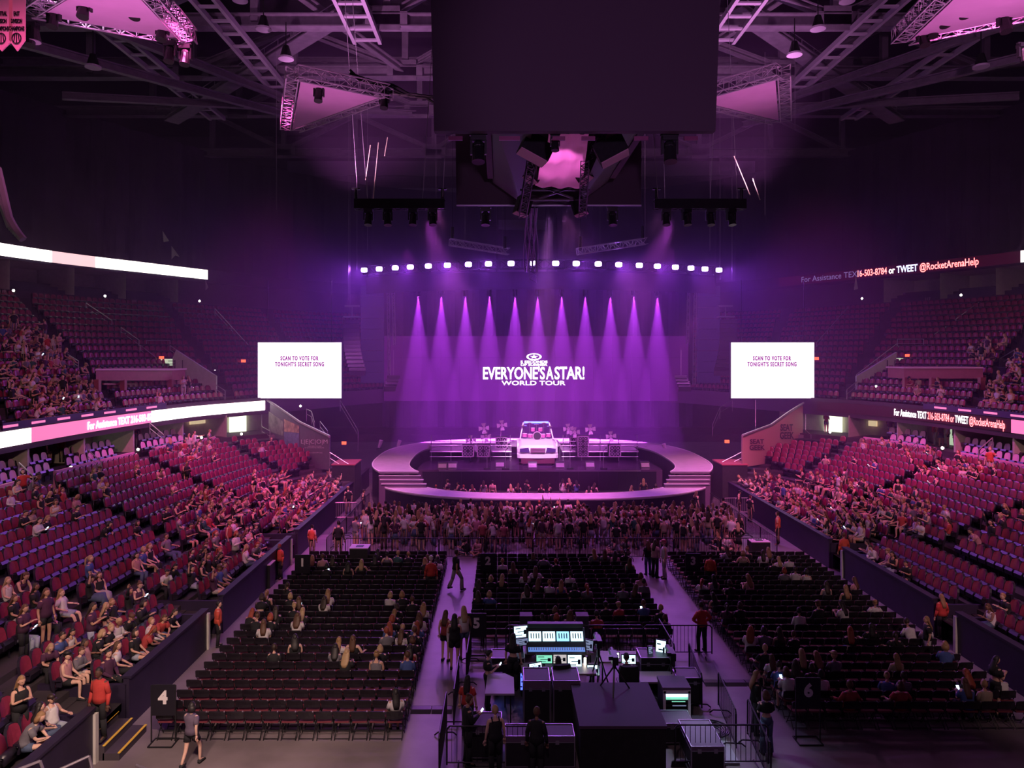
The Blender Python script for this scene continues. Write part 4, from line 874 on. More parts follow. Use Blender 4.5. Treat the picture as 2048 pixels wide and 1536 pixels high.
monitor(1175,1331,1198,1350,21.7,'monitor showing a white curve under the camera',SBW); monitor(1222,1306,1238,1316,22.2,'tiny pink-white screen right of the camera',SW); monitor(1244,1311,1271,1327,22,'blue monitor right of the operator in dark',SBW)
monitor(1294,1323,1320,1339,21.9,'wide monitor showing a blue landscape',SB,0,-.1); monitor(1312,1282,1331,1316,22.3,'upright tilted laptop on the equipment case',SBW,-.45); monitor(1297,1294,1305,1307,22.2,'small tablet beside the tilted laptop',SX,.3)
monitor(984,1348,1004,1380,21.4,'left small standing screen glowing deep blue',SD,.1); monitor(1041,1348,1047,1379,21.4,'narrow column of blue lights on the left rack',SD,0)
T=thing('light_strip','short bright white vertical work light beside the second screens','lamp',at(1170,1330,21.9)); mb=MB(); mb.bar(at(1170,1316,21.9),at(1170,1347,21.9),.035,8); mb.build('tube','lampw',T); mb=MB(); mb.bar(at(1173,1312,21.95),at(1173,1350,21.95),.05,8); mb.build('holder','black',T)
# rack with LEDs
T=thing('equipment_rack','white-framed equipment rack with green and red lights, right side','equipment rack',(2.35,20.3,0)); a=at(1327,1451,20.0);b=at(1381,1382,20.0); W=b.x-a.x;H=b.z-a.z;cx=(a.x+b.x)/2
bxo(T,'body','case',(cx,20.4,a.z+H/2),(W,.7,H))
mb=MB()
for sx in(-1,1): mb.box((cx+sx*(W/2-.03),20.02,a.z+H/2),(.07,.06,H))
for z in (a.z+.03,b.z-.03): mb.box((cx,20.02,z),(W,.06,.07))
mb.build('frame','carw',T); bxo(T,'top_board',ptop,(cx,20.4,b.z+.04),(W+.04,.75,.08))
for k,(z,m) in enumerate(((.86,SBW),(.78,SG),(.7,SG),(.58,SX),(.45,SX))): bxo(T,'rack_unit',m if k<2 else 'case',(cx,20.02,a.z+H*z),(W*.8,.05,H*.06)); bxo(T,'status_lights',m,(cx+.02*k,19.985,a.z+H*z),(W*.5,.01,H*.02))
mb=MB(); 
for k in range(6): mb.box((cx-.05+k*.06,19.985,a.z+H*.3),(.03,.01,.03))
mb.build('red_lights','red',T)
spot('side_deck_fill',(2.5,19.2,2.2),(2.9,18.6,0),95,(.7,.8,1),100,.8,.1)  # added spot in the air before the rack, brightens the side deck
# chairs at the desks
def office_chair(x,y,rz,lab):
    T=thing('office_chair',lab,'chair',(x,y,.12),rz); 
    def b(n,m,c,d,rx=0): mb=MB(); mb.box(c,d,0,rx); mb.build(n,m,T,world=False)
    b('seat','blackcloth',(0,0,.5),(.52,.5,.1)); mb=MB(); mb.loft([[(xx,-.25+.03*abs(xx)*4+dy,.55+zz) for xx,dy in ((-w,0),(-w*.5,-.05),(w*.5,-.05),(w,0),(w,.06),(-w,.06))] for w,zz in ((.22,0),(.28,.15),(.29,.5),(.24,.68))]); mb.build('backrest','blackcloth',T,world=False)
    for sx in(-1,1): b('armrest','black',(sx*.29,0,.72),(.06,.34,.05))
    mb=MB(); mb.bar((0,0,.06),(0,0,.48),.035,8); mb.build('column','black',T,world=False); mb=MB()
    for k in range(5): a=2*PI*k/5; mb.bar((0,0,.08),(.3*math.cos(a),.3*math.sin(a),.04),.022)
    mb.build('star_base','black',T,world=False)
office_chair(.95,20.9,0,'black high-back office chair right of the camera'); office_chair(-1.0,21.0,.2,'black chair with red pad behind the second desk')
# tripod cameras
def tripod(x,y,z,h,lab,rz=0):
    T=thing('camera_tripod',lab,'camera',(x,y,z),rz)
    for k in range(3): a=2*PI*k/3+.3; mb=MB(); mb.bar((0,0,h*.9),(.45*math.cos(a),.45*math.sin(a),0),.022,6); mb.build('leg','black',T,world=False)
    mb=MB(); mb.bar((0,0,h*.8),(0,0,h),.05,8); mb.build('head','black',T,world=False); mb=MB(); mb.box((0,.05,h+.12),(.16,.5,.22)); mb.bar((0,.3,h+.12),(0,.55,h+.12),.09,10); mb.box((-.12,-.15,h+.2),(.12,.1,.1)); mb.build('camera_body','black',T,world=False)
tripod(.15,21.3,.12,1.55,'tall video camera on a tripod between the desks'); tripod(.35,19.6,1.16,.75,'video camera on the draped platform'); tripod(2.35,21.5,.12,1.1,'short tripod by the right-hand table')
for i,(px,py) in enumerate(((1052,1230),(1164,1230))):
    p=at(px,py,24.9); T=thing('floor_loudspeaker','tall dark monitor loudspeaker facing the sound desk, %s one'%('left','right')[i],'loudspeaker',(p.x,p.y,0)); bxo(T,'cabinet','arraybox',(p.x,p.y,(p.z)/2),(.42,.4,p.z)); bxo(T,'top_cap',ptop,(p.x,p.y,p.z+.02),(.42,.4,.03))
T=thing('cable_coil','black coil of cable on the floor right of the rack','cable',(3.0,19.6,.08)); mb=MB()
for k in range(5):
    r=.22+.06*k; mb.path([(3.0+r*math.cos(t*.5),19.6+r*math.sin(t*.5),.08+.015*k) for t in range(14)],.022,5)
mb.build('loops','black',T)
mb=MB(); 
for k in range(6): mb.path([(1.0+k*.2+.15*math.sin(j*.9+k),20.2+j*.16+.05*k,.14) for j in range(8)],.012,4)
setp(mb.build('loose_cables','black'),'tangle of loose cables on the control riser','cable',kind='stuff')
mb=MB(); p=at(1244,1522,18); mb.box(p,(.25,.02,.42)); setp(mb.build('paper_notice',mat('paper',(.4,.35,.4),.8)),'pale paper notice hung on the near black drape','notice')
mb=MB(); c=at(1360,1532,18); mb.loft([[(c.x+x,c.y+dy,c.z-.4+z) for x,dy in ((-w,0),(w,0),(w,.04),(-w,.04))] for w,z in ((.22,0),(.25,.2),(.2,.5),(.1,.55))]); setp(mb.build('chair_back','black'),'rounded black chair back at the bottom edge, right of notice','chair')
# cable ramps over the floor
for i,(x0_,x1_,y) in enumerate(((-5.3,-4.1,20.9),(3.6,6.2,22.6))):
    T=thing('cable_ramp','black cable ramp across the %s aisle'%('left','right')[i],'cable ramp',((x0_+x1_)/2,y,0)); n=int((x1_-x0_)/.6)
    for k in range(max(2,n)): w_=(x1_-x0_)/max(2,n); mb=MB(); x=x0_+w_*k; mb.loft([[(xx,y-.25,.0),(xx,y-.1,.06),(xx,y+.1,.06),(xx,y+.25,0)] for xx in (x,x+w_-.02)]); mb.build('ramp_section','black',T)
# section number signs
def num_sign(t,px,ptop,Y,lab):
    p=at(px,ptop,Y); h=p.z; w_=.62; T=thing('section_sign',lab,'sign',(p.x,Y,0)); x=p.x
    bxo(T,'board','stagedark',(x,Y,h-.4),(w_,.03,.8)); mb=MB()
    for sx in(-1,1): mb.bar((x+sx*(w_/2+.01),Y,.03),(x+sx*(w_/2+.01),Y,h),.018)
    mb.bar((x-w_/2,Y,h),(x+w_/2,Y,h),.018); mb.build('frame','black',T)
    mb=MB(); 
    for yy in (-.22,.22): mb.bar((x-w_/2,Y+yy,.02),(x+w_/2,Y+yy,.02),.02)
    for sx in(-1,1): mb.bar((x+sx*w_/2,Y-.22,.02),(x+sx*w_/2,Y+.22,.02),.02)
    mb.build('base','black',T); m2=face_text(t,(x,Y-.03,h-.33),.46,bold=.02); m2.build('numeral',mat('num'+t,(.75,.7,.72),.6),T)
num_sign('4',327,1370,19.1,'black section sign numbered 4, left foreground'); num_sign('6',1616,1356,19.2,'black section sign numbered 6, right foreground'); num_sign('5',953,1227,24.4,'black section sign numbered 5, left of the control area')
num_sign('1',605,1110,31.3,'black section sign numbered 1, left block rear'); num_sign('2',976,1107,31.6,'black section sign numbered 2, centre block'); num_sign('3',1386,1107,31.6,'black section sign numbered 3, right block')
# bins/cabinets
for i,(px,py,Y,w_,h) in enumerate(((527,1137,32.0,.8,1.0),(720,1093,34.3,.85,1.1),(1517,1087,36.0,.9,.95))):
    p=at(px,py,Y); T=thing('lectern_cabinet','black box cabinet with pink top, '+('by the left wall','beside the pit barriers, left','at the right rear corner of the pit')[i],'cabinet',(p.x,Y,0)); bxo(T,'body','case',(p.x,Y,h/2),(w_,.7,h)); bxo(T,'top_board',mat('cabtop%d'%i,(.7,.45,.6),.5),(p.x,Y,h+.02),(w_+.04,.74,.04)); bxo(T,'top_slot','black',(p.x,Y,h+.045),(w_*.4,.3,.02))
# ---------------------------------------------------------------- corner walls with sponsor lettering
def wall_poly(name,pts,m,th=.25):
    """pts: (px,py,Y) outline of an upright wall; gets thickness to the back"""
    P=[at(*p) for p in pts]; n=len(P); b=[p+Vector((0,th,0)) for p in P]
    mb=MB(); mb.add(P+b,[tuple(range(n)),tuple(range(2*n-1,n-1,-1))]+[(k,(k+1)%n,n+(k+1)%n,n+k) for k in range(n)]); o=mb.build(name,m); return o
def YL(px): return 1/(1/57+(px-540)/(659-540)*(1/50-1/57))
def YR(px): return 1/(1/50+(px-1485)/(1606-1485)*(1/57-1/50))
def wtext(s,px0,px1,py0,py1,Yf,bold,parent,m,serif=0):
    mb=text_mb(s,1,bold,.01); xs=[v[0] for v in mb.v]; ys=[v[1] for v in mb.v]; out=[]
    for x,y,z in mb.v:
        px=px0+(px1-px0)*(x-min(xs))/(max(xs)-min(xs)); py=py1+(py0-py1)*(y-min(ys))/(max(ys)-min(ys)); p=at(px,py,Yf(px)-.06-z); out.append(tuple(p))
    mb.v=out; return mb.build('lettering',m,parent)
M['lecomw']=mat('grey_printed_wall',(.13,.10,.15),.6,noise=.1)
T=thing('sponsor_wall','sloping corner wall with pale L E C O M lettering and poster panels, left of stage','wall',at(600,930,53))
o=wall_poly('wall_panel',[(540,925,YL(540)),(540,806,YL(540)),(600,847,YL(600)),(659,875,YL(659)),(659,940,YL(659))],'lecomw'); o.parent=T; o.matrix_parent_inverse=T.matrix_basis.inverted()
mb=MB(); mb.path([at(535,800,YL(535)),at(600,845,YL(600)),at(659,873,YL(659))],.10,6); mb.build('top_rail','rail',T)
M['post1']=mat('poster_grey',(.25,.23,.22),.6,noise=.5,nscale=2); M['post2']=mat('poster_warm',(.50,.32,.24),.6,noise=.6,nscale=2.5); M['post3']=mat('poster_blue',(.18,.18,.36),.6,noise=.3)
M['pale']=mat('pale_print',(.75,.62,.7),.6)
for i,(a,b,c0,c1,d0,d1,m) in enumerate(((537,566,822,843,862,872,'post1'),(568,598,838,852,863,866,'post2'),(568,598,864,866,896,898,'post3'))):
    P=[at(a,c0,YL(a)-.05),at(b,c1,YL(b)-.05),at(b,d1,YL(b)-.05),at(a,d0,YL(a)-.05)]; mb=MB(); mb.add(P+[p+Vector((0,.04,0)) for p in P],[(3,2,1,0),(4,5,6,7),(0,1,5,4),(1,2,6,5),(2,3,7,6),(3,0,4,7)]); mb.build('poster',m,T)
wtext('L|E|C|O|M',602,655,879,890,YL,.0,T,'pale'); wtext('LAKE ERIE COLLEGE',616,643,891.5,893.5,YL,.0,T,'pale'); wtext('OF OSTEOPATHIC MEDICINE',609,648,894.5,896.5,YL,.0,T,'pale'); wtext('www.LECOM.edu',614,645,904,906.5,YL,0,T,'pale')
T=thing('sponsor_wall','sloping beige corner wall reading SEAT GEEK twice, right of stage','wall',at(1540,920,53))
o=wall_poly('wall_panel',[(1485,935,YR(1485)),(1485,873,YR(1485)),(1542,852,YR(1542)),(1577,827,YR(1577)),(1606,809,YR(1606)),(1606,915,YR(1606))],mat('beige_printed_wall',(.52,.29,.26),.6)); o.parent=T; o.matrix_parent_inverse=T.matrix_basis.inverted()
mb=MB(); mb.path([at(1485,871,YR(1485)),at(1542,850,YR(1542)),at(1577,825,YR(1577)),at(1607,806,YR(1607))],.09,6); mb.build('top_rail','rail',T)
M['dkprint']=mat('dark_print',(.10,.03,.08),.6)
for a,b,c in ((1500,1530,878),(1561,1588,848)):
    h=10 if a<1550 else 14; wtext('SEAT',a,b-2,c,c+h,YR,.03,T,'dkprint'); wtext('GEEK',a-1,b,c+h+2,c+2*h+2,YR,.03,T,'dkprint')
# ---------------------------------------------------------------- surfaces looked up by picture position
MP=[(proj(q['p']),q) for q in MEZZ]; LPj=[(proj(q['p']+Vector((0,0,.4))),q) for q in LOWER]
def mz(px,py):
    return min(MP,key=lambda t:(t[0][0]-px)**2+(t[0][1]-py)**2)[1]['p']
def near_lower(px,py): return min(LPj,key=lambda t:(t[0][0]-px)**2+((t[0][1]-py)*1.3)**2)[1]
# vomitory boxes in the upper tier
M['glow']=mat('lit_concourse',(.7,.75,.65),.6,emit=(.80,1,.72),es=.55)  # emissive panel stands in for the lit wall behind the doorway
for s,nm,redbox,whitew,op,exs in ((-1,'left',(192,344,741,786),[(345,716),(352,700),(432,752),(432,792),(345,792)],(312,350,718,746),(323,715)),(1,'right',(1808,1966,737,782),[(1714,752),(1743,735),(1794,704),(1790,745),(1787,784),(1714,788)],(1791,1835,716,745),(1815,711))):
    a,b,y0,y1=redbox; Ya=mz(a,y1).y-.2; Yb=mz(b,y1).y-.2; T=thing('concession_box','red flat-topped %s concession box in the upper seats'%nm,'kiosk',at((a+b)/2,y1,(Ya+Yb)/2))
    P=[at(a,y0,Ya),at(b,y0,Yb),at(b,y0+20,Yb),at(a,y0+20,Ya)]; dv=Vector((-s*0,.25,0))
    mb=MB(); mb.add(P+[p+Vector((0,2.2,0)) for p in P],[(3,2,1,0),(4,5,6,7),(0,1,5,4),(1,2,6,5),(2,3,7,6),(3,0,4,7)]); mb.build('fascia','pinkwall',T)
    P=[at(a-1,y0-3,Ya-.1),at(b+1,y0-3,Yb-.1),at(b+1,y0,Yb-.1),at(a-1,y0,Ya-.1)]; mb=MB(); mb.add(P+[p+Vector((0,2.4,0)) for p in P],[(3,2,1,0),(4,5,6,7),(0,1,5,4),(1,2,6,5),(2,3,7,6),(3,0,4,7)]); mb.build('top_ledge',mat('ledge'+nm,(.7,.35,.45),.5),T)
    for t in (.02,.36,.98):
        px=a+(b-a)*t; Y=Ya+(Yb-Ya)*t; mb=MB(); mb.bar(at(px,y0+18,Y),at(px,y1+4,Y),.22); mb.build('pillar','pinkwall',T)
    mb=MB(); Pq=[at(a,y0+20,Ya+1.5),at(b,y0+20,Yb+1.5),at(b,y1+4,Yb+1.5),at(a,y1+4,Ya+1.5)]; mb.add(Pq,[(3,2,1,0)]); mb.build('counter_back','stagedark',T)
    mb=MB(); mb.bar(at(a+14,y0+27,Ya+.7),at(b-20,y0+27,Yb+.7),.07); mb.build('counter_rail','pinkwall',T)
    Yw=mz(whitew[3][0],whitew[3][1]).y-.1; o=wall_poly('trim_%d'%(10+(s+1)//2),[(x,y,Yw) for x,y in whitew],'white'); setp(o,kind='structure')
    a,b,y0,y1=op; o=wall_poly('door_%d'%(1+(s+1)//2),[(a,y1,Yw+.4),(a,y0,Yw+.4),(b,y0,Yw+.4),(b,y1,Yw+.4)],'glow'); setp(o,kind='structure')
    p=at(exs[0],exs[1],Yw+.2); mb=MB(); mb.box(p,(.34,.1,.2)); setp(mb.build('exit_sign','red'),'small glowing red exit sign above the %s upper doorway'%nm,'sign')
    mb=MB(); x0_=350 if s<0 else 1790; 
    for k in range(5): mb.bar(at(x0_-s*-0,722+k*6,Yw-.3),at(x0_+s*-14*(-1 if s>0 else -1)*(1),722+k*6,Yw-.3),.03)
    for xx in (0,15): mb.bar(at(x0_+(xx if s<0 else -xx),720,Yw-.3),at(x0_+(xx if s<0 else -xx),750,Yw-.3),.03)
    setp(mb.build('ladder_rail','black'),'black rung railing beside the %s upper doorway'%nm,'railing')
for i,(px,py,Y,lab) in enumerate(((688,886,58,'above the floor exit left of the stage'),(1454,883,58,'above the floor exit right of the stage'),(1617,815,60,'by the right corner doorway'),(516,807,58,'by the left corner doorway'),(487,660 and 722,62,'beside the left white screen'),(1633,717,62,'beside the right white screen'))):
    mb=MB(); p=at(px,py,Y); mb.box(p,(.36,.1,.24)); setp(mb.build('exit_sign','red'),'small glowing red exit sign '+lab,'sign')
# suite level: lit doorways and counters on the back wall, covered seats
FB=offset(FC,4.2)
def fb_idx(s,px): return int(np.argmin([abs(proj((x*(-1 if s>0 else 1),y,4.5))[0]-px)+(0 if y>15 else 1e4) for x,y in FB]))
M['glow2']=mat('bright_concourse',(.8,.8,.7),.6,emit=(.9,1,.75),es=1.5); M['warmroom']=mat('warm_counter',(.7,.5,.3),.6,emit=(1,.75,.45),es=.6)  # doorway and counter panels glow in place of the lit rooms behind
for n_,(s,a,b,z0,z1,m) in enumerate(((-1,92,150,4.0,5.3,'glow'),(-1,237,256,3.9,5.4,'glow2'),(-1,463,486,3.6,5.6,'glow2'),(-1,385,425,4.9,5.3,'warmroom'),(1,1645,1678,3.7,5.5,'glow2'),(1,1702,1762,4.7,5.1,'warmroom'),(1,1893,1926,3.9,5.4,'glow'))):
    i0=fb_idx(s,a);i1=fb_idx(s,b); lo,hi=min(i0,i1),max(i0,i1)+1
    if hi-lo<2: hi=lo+2
    mb=MB(); wall_strip(mb,offset(FC,4.15),z0,z1,.08,0,lo,hi); flip(mb,s); setp(mb.build('door_%d'%(3+n_) if m!='warmroom' else 'counter_glow_%d'%(3+n_),m),kind='structure')
for s,nm in SIDES:     # partitions between the suites
    a=along(FC)
    for k,d in enumerate(AISLE+[14,23,32,41]):
        i=int(np.searchsorted(a,d+.9)); 
        if i>=len(FC): continue
        p=offset(FC,1.6)[i]; q=offset(FC,4.4)[i]; mb=MB(); mb.add([(p[0],p[1],ZT+.7),(q[0],q[1],ZT+.7),(q[0],q[1],5.6),(p[0],p[1],5.6),(p[0],p[1]+.15,ZT+.7),(q[0],q[1]+.15,ZT+.7),(q[0],q[1]+.15,5.6),(p[0],p[1]+.15,5.6)],[(0,1,2,3),(7,6,5,4),(0,3,7,4),(3,2,6,7)]); flip(mb,s); struct(mb,'wall_partition_%s_%s'%(nm,'abcdefghi'[k]),'cream')
    for (px,py) in (((95,917),(255,887),(480,862)) if s<0 else ((1668,868),(1930,905))):
        pass
# handrails on the stair aisles
RAILS=[[(172,606),(224,641)],[(242,655),(278,680)],[(280,690),(312,715)],[(340,691),(429,751)],[(293,681),(340,681)],[(430,617),(496,689)],[(431,769),(450,781)],[(0,630),(27,645)],[(52,661),(101,694)],[(131,706),(157,722)],[(-6,717),(30,737)],[(60,755),(92,774)],[(111,790),(154,808)],
 [(1696,614),(1633,685)],[(1961,602),(1912,638)],[(1895,651),(1861,674)],[(1795,678),(1847,678)],[(1794,687),(1713,749)],[(1712,764),(1694,779)],[(2029,700),(2002,716)],[(2048,765),(2016,785)]]
words_='highest,second,third,fourth,fifth,sixth,seventh,eighth,ninth,tenth,eleventh,twelfth,lowest'.split(',')
for i,(a,b) in enumerate(RAILS):
    pa=mz(a[0],a[1]+20);pb=mz(b[0],b[1]+20); A_=at(a[0],a[1],pa.y);B_=at(b[0],b[1],pb.y); nm='left' if a[0]<1000 else 'right'; j=i if i<13 else i-13
    T=thing('handrail','grey tube stair handrail in the %s upper seats, %s'%(nm,['beside top empty rows','below the top one','above the doorway corner','down the white wall','level, above the doorway','next to the white screen','short, at the tier front','cut by frame edge, upper','by the standing group','just above concession box','cut by frame edge, lower','among seated crowd','nearest the ribbon','','','','','','','',''][j] if nm=='left' else ['next to the white screen','beside top empty rows','below the top one','level, above the doorway','down the white wall','short, at the tier front','among the seated crowd','cut by frame edge'][j]),'railing',(A_.x,A_.y,pa.z))
    mb=MB(); mb.path([A_-Vector((0,0,.75)),A_,B_,B_-Vector((0,0,.75))],.03,6); n=max(1,int((B_-A_).length/2.2)); mb.build('top_tube','rail',T)
    mb=MB(); mb.bar(A_-Vector((0,0,.35)),B_-Vector((0,0,.35)),.022,6)
    for k in range(1,n): c=A_.lerp(B_,k/n); mb.bar(c,c-Vector((0,0,.75)),.022,6)
    mb.build('lower_tube','rail',T)
for i,pts in enumerate(([(613,818,56),(623,823,55),(629,845,54)],[(640,843,55),(655,862,54),(655,875,54)],[(680,800,62),(716,860,60),(716,880,60)],[(1425,850,60),(1440,815,60),(1465,800,60)],[(1511,800,57),(1511,855,56)],[(524,825,58),(524,853,57),(540,862,56)],[(1611,810,58),(1611,860,57),(1622,870,56)],[(660,905,50),(700,930,50)],[(1442,925,51),(1486,903,51)])):
    mb=MB(); P=[at(*p) for p in pts]; mb.path(P,.03,6); mb.path([p-Vector((0,0,.4)) for p in P],.022,6)
    for p in P: mb.bar(p,p-Vector((0,0,.95)),.025,6)
    setp(mb.build('handrail','rail'),'pale tube handrail near the stage corner stairs, '+('by poster panels','between poster wall and smoke','right of the left screen','left of the right screen','above right beige wall','at left corner landing','at right corner landing','low, left of stage','low, right of stage')[i],'railing')
for s in (-1,1):
    p=at(532 if s<0 else 1618,868,57); mb=MB(); mb.box((p.x,57.6,p.z/2),(2.2,2.4,p.z)); struct(mb,'landing_'+('left' if s<0 else 'right'),'conc')
for i,(px,py) in enumerate(((300,868),(175,925),(1835,905),(1985,900),(38,955))):
    q=near_lower(px,py)['p']; mb=MB(); A_=at(px,py,q.y+.5); B_=at(px+(28 if px<1000 else -28),py+18,q.y-.6); mb.path([A_,A_+Vector((0,0,.7)),B_+Vector((0,0,.5)),B_],.03,6); mb.path([A_+Vector((0,0,.35)),B_+Vector((0,0,.2))],.02,6); setp(mb.build('handrail','rail'),'short stair rail at a suite opening, '+('left, beside standing usher','left, second opening','right, beside lit doorway','right, near frame edge','left, at frame edge')[i],'railing')
lb=MB(); lb.sph((0,0,0),(.085,.085,.085),8,6); lbm=lb.mesh('bulb','lampw'); bm_=MB(); bm_.box((0,.08,-.05),(.2,.12,.22)); bmm=bm_.mesh('bracket','black')
for i,(px,py,Y) in enumerate(((189,629,0),(40,672,0),(210,592,53),(27,581,50),(399,602,62),(386,777,0),(138,820,0),(224,653,0),(259,678,0),(276,899,44),(142,935,38),(403,875,49),(483,868,53),(1922,590,53),(1724,597,62),(1877,674,0),(1752,773,0),(1885,896,42),(1660,864,53),(1788,699,0),(601,812,58),(430,742,0))):
    p=at(px,py,Y) if Y else None
    if p is None: q=mz(px,py+4); p=at(px,py,q.y-.3)
    T=thing('aisle_lamp','small glowing white aisle lamp, %s from left, '%onum(i+1 if 0 else 1+sorted((189,40,210,27,399,386,138,224,259,276,142,403,483,1922,1724,1877,1752,1885,1660,1788,601,430)).index(px))+('left' if px<1000 else 'right')+' side, '+('upper stairs' if py<700 else 'above the lower ribbon' if py<830 else 'at the suite front rim'),'lamp',p,0,'aisle lamps %s %s'%('left' if px<1000 else 'right','upper' if py<700 else 'middle' if py<830 else 'rim'))
    for m,n in ((lbm,'bulb'),(bmm,'bracket')): o=bpy.data.objects.new(n,m); col.objects.link(o); o.parent=T
# row numbers
for t,px,py,Y in (('108',10,985,33),('109',194,934,39),('110',318,899,46),('110',5,583,50),('111',268,602,57),('117',1855,598,55),('118',1838,906,42)):
    mb=face_text(t,at(px,py,Y),.3,bold=.005); o=mb.build('sign_numeral',mat('num_dim'+str(px),(.3,.22,.28),.7)); setp(o,'small pale section number on the rim, '+{(10,985):'lower left, at frame edge',(194,934):'lower left, by second opening',(318,899):'lower left, by third opening',(5,583):'upper left, at frame edge',(268,602):'upper left, under empty boxes',(1855,598):'upper right, under empty boxes',(1838,906):'lower right, by lit doorway'}[(px,py)],'sign')
# white cloth triangles hanging at the left upper tier, red foreground railings
for i,(pts) in enumerate(([(325,462),(338,482),(327,484)],[(343,492),(359,514),(350,511),(343,518)],[(411,560),(416,575),(411,580)],[(1712,552),(1716,578),(1708,580)])):
    P=[at(x,y,60) for x,y in pts]; n=len(P); mb=MB(); mb.add(P+[p+Vector((0,.05,0)) for p in P],[tuple(range(n)),tuple(range(2*n-1,n-1,-1))]+[(k,(k+1)%n,n+(k+1)%n,n+k) for k in range(n)]); setp(mb.build('cloth_scrap','white'),'small pale cloth corner showing '+('in the curtain gap, upper','in the curtain gap, lower','at the end of the left upper boxes','at the end of the right upper boxes')[i],'cloth')
mb=MB()
for k in range(7): 
    t=k/6; mb.path([at(-30+k*4,300+k*6,30),at(2+k*3,400+k*8,30),at(22+k*4,455+k*4,30)],.16,6)
setp(mb.build('curtain_edge',mat('grey_curtain',(.30,.29,.28),.9)),'grey gathered curtain edge at the far left','curtain')
# foreground tunnel rails and steps at the near left corner
for i,pts in enumerate(([(20,1545,15),(80,1522,15.4),(90,1550,15.4)],[(105,1545,16),(178,1512,16.4),(186,1545,16.4)],[(272,1530,17.6),(300,1541,17.5),(318,1560,17.4)])):
    mb=MB(); mb.path([at(*p) for p in pts],.03,8); setp(mb.build('tunnel_rail','alu'),'pale curved tube rail at the bottom left, '+('leftmost','middle','right, on the floor')[i],'railing')
T=thing('tunnel_steps','dark steps with yellow edges by the red-shirted usher','steps',(-13.4,18.9,0))
for k in range(4):
    mb=MB(); z=.72-.18*k; mb.box((-13.7+.38*k,19.0,z/2),(.42,1.4,z)); mb.build('step','tread',T); mb=MB(); mb.box((-13.5+.38*k,19.0,z+.01),(.06,1.4,.02)); mb.build('step_edge',mat('yellow_paint%d'%k,(.75,.5,.06),.5),T)
for s,gl in GATES.items():
    for k,g in enumerate(gl):
        mb=MB(); mb.box((s*13.0,g[0],.62),(.3,.14,1.24)); setp(mb.build('gate_post','white'),'white gate post at a gap in the %s dasher wall, %s'%('left' if s<0 else 'right',('nearest','middle','furthest')[k]),'post')
# ---------------------------------------------------------------- haze around the stage
hm=bpy.data.materials.new('stage_haze'); hm.use_nodes=True; nt=hm.node_tree; nt.nodes.remove(nt.nodes['Principled BSDF']); vs=nt.nodes.new('ShaderNodeVolumeScatter'); vs.inputs['Color'].default_value=(.82,.45,1,1); vs.inputs['Density'].default_value=.0085; vs.inputs['Anisotropy'].default_value=.25
nt.links.new(vs.outputs[0],nt.nodes['Material Output'].inputs['Volume']); M['haze']=hm
mb=MB(); mb.box((0,66,15.5),(76,50,31)); setp(mb.build('haze','haze'),'violet theatrical haze hanging round the stage','haze',kind='stuff')
hm=bpy.data.materials.new('smoke_puff'); hm.use_nodes=True; nt=hm.node_tree; nt.nodes.remove(nt.nodes['Principled BSDF']); vs=nt.nodes.new('ShaderNodeVolumeScatter'); vs.inputs['Color'].default_value=(.95,.85,1,1); vs.inputs['Density'].default_value=.06
nt.links.new(vs.outputs[0],nt.nodes['Material Output'].inputs['Volume']); M['smoke']=hm
tc=nt.nodes.new('ShaderNodeTexCoord'); dv=nt.nodes.new('ShaderNodeVectorMath'); dv.operation='DISTANCE'; dv.inputs[1].default_value=(.5,.5,.5); nt.links.new(tc.outputs['Generated'],dv.inputs[0]); fo=nt.nodes.new('ShaderNodeMapRange'); fo.inputs[1].default_value=.5; fo.inputs[2].default_value=.1; nt.links.new(dv.outputs['Value'],fo.inputs[0]); ml=nt.nodes.new('ShaderNodeMath'); ml.operation='MULTIPLY'; nz=nt.nodes.new('ShaderNodeTexNoise'); nz.inputs['Scale'].default_value=.35; nz.inputs['Detail'].default_value=3; nt.links.new(tc.outputs['Object'],nz.inputs['Vector'])
mr=nt.nodes.new('ShaderNodeMapRange'); mr.inputs[1].default_value=.45; mr.inputs[2].default_value=.75; mr.inputs[4].default_value=.5; nt.links.new(nz.outputs['Fac'],mr.inputs[0]); nt.links.new(mr.outputs[0],ml.inputs[0]); nt.links.new(fo.outputs[0],ml.inputs[1]); nt.links.new(ml.outputs[0],vs.inputs['Density'])
for i,(px,py,Y,rx,rz_,lab) in enumerate(((775,840,62,6.5,2.6,'left of the stage'),(1275,845,62,3.6,1.6,'right of the stage'),(660,825,60,3.2,1.2,'under the left white screen'))):
    p=at(px,py,Y); mb=MB(); mb.sph(p,(rx,2.2,rz_),18,10); setp(mb.build('smoke_cloud','smoke',smooth=True),'drifting lit smoke cloud '+lab,'smoke',kind='stuff')
for px,py in ((700,700),(1400,760)):
    spot('smoke_light',at(px,py,54)+Vector((0,0,5)),at(740 if px<1000 else 1285,840,62),2600,(.85,.2,.9),50,.9,.2)
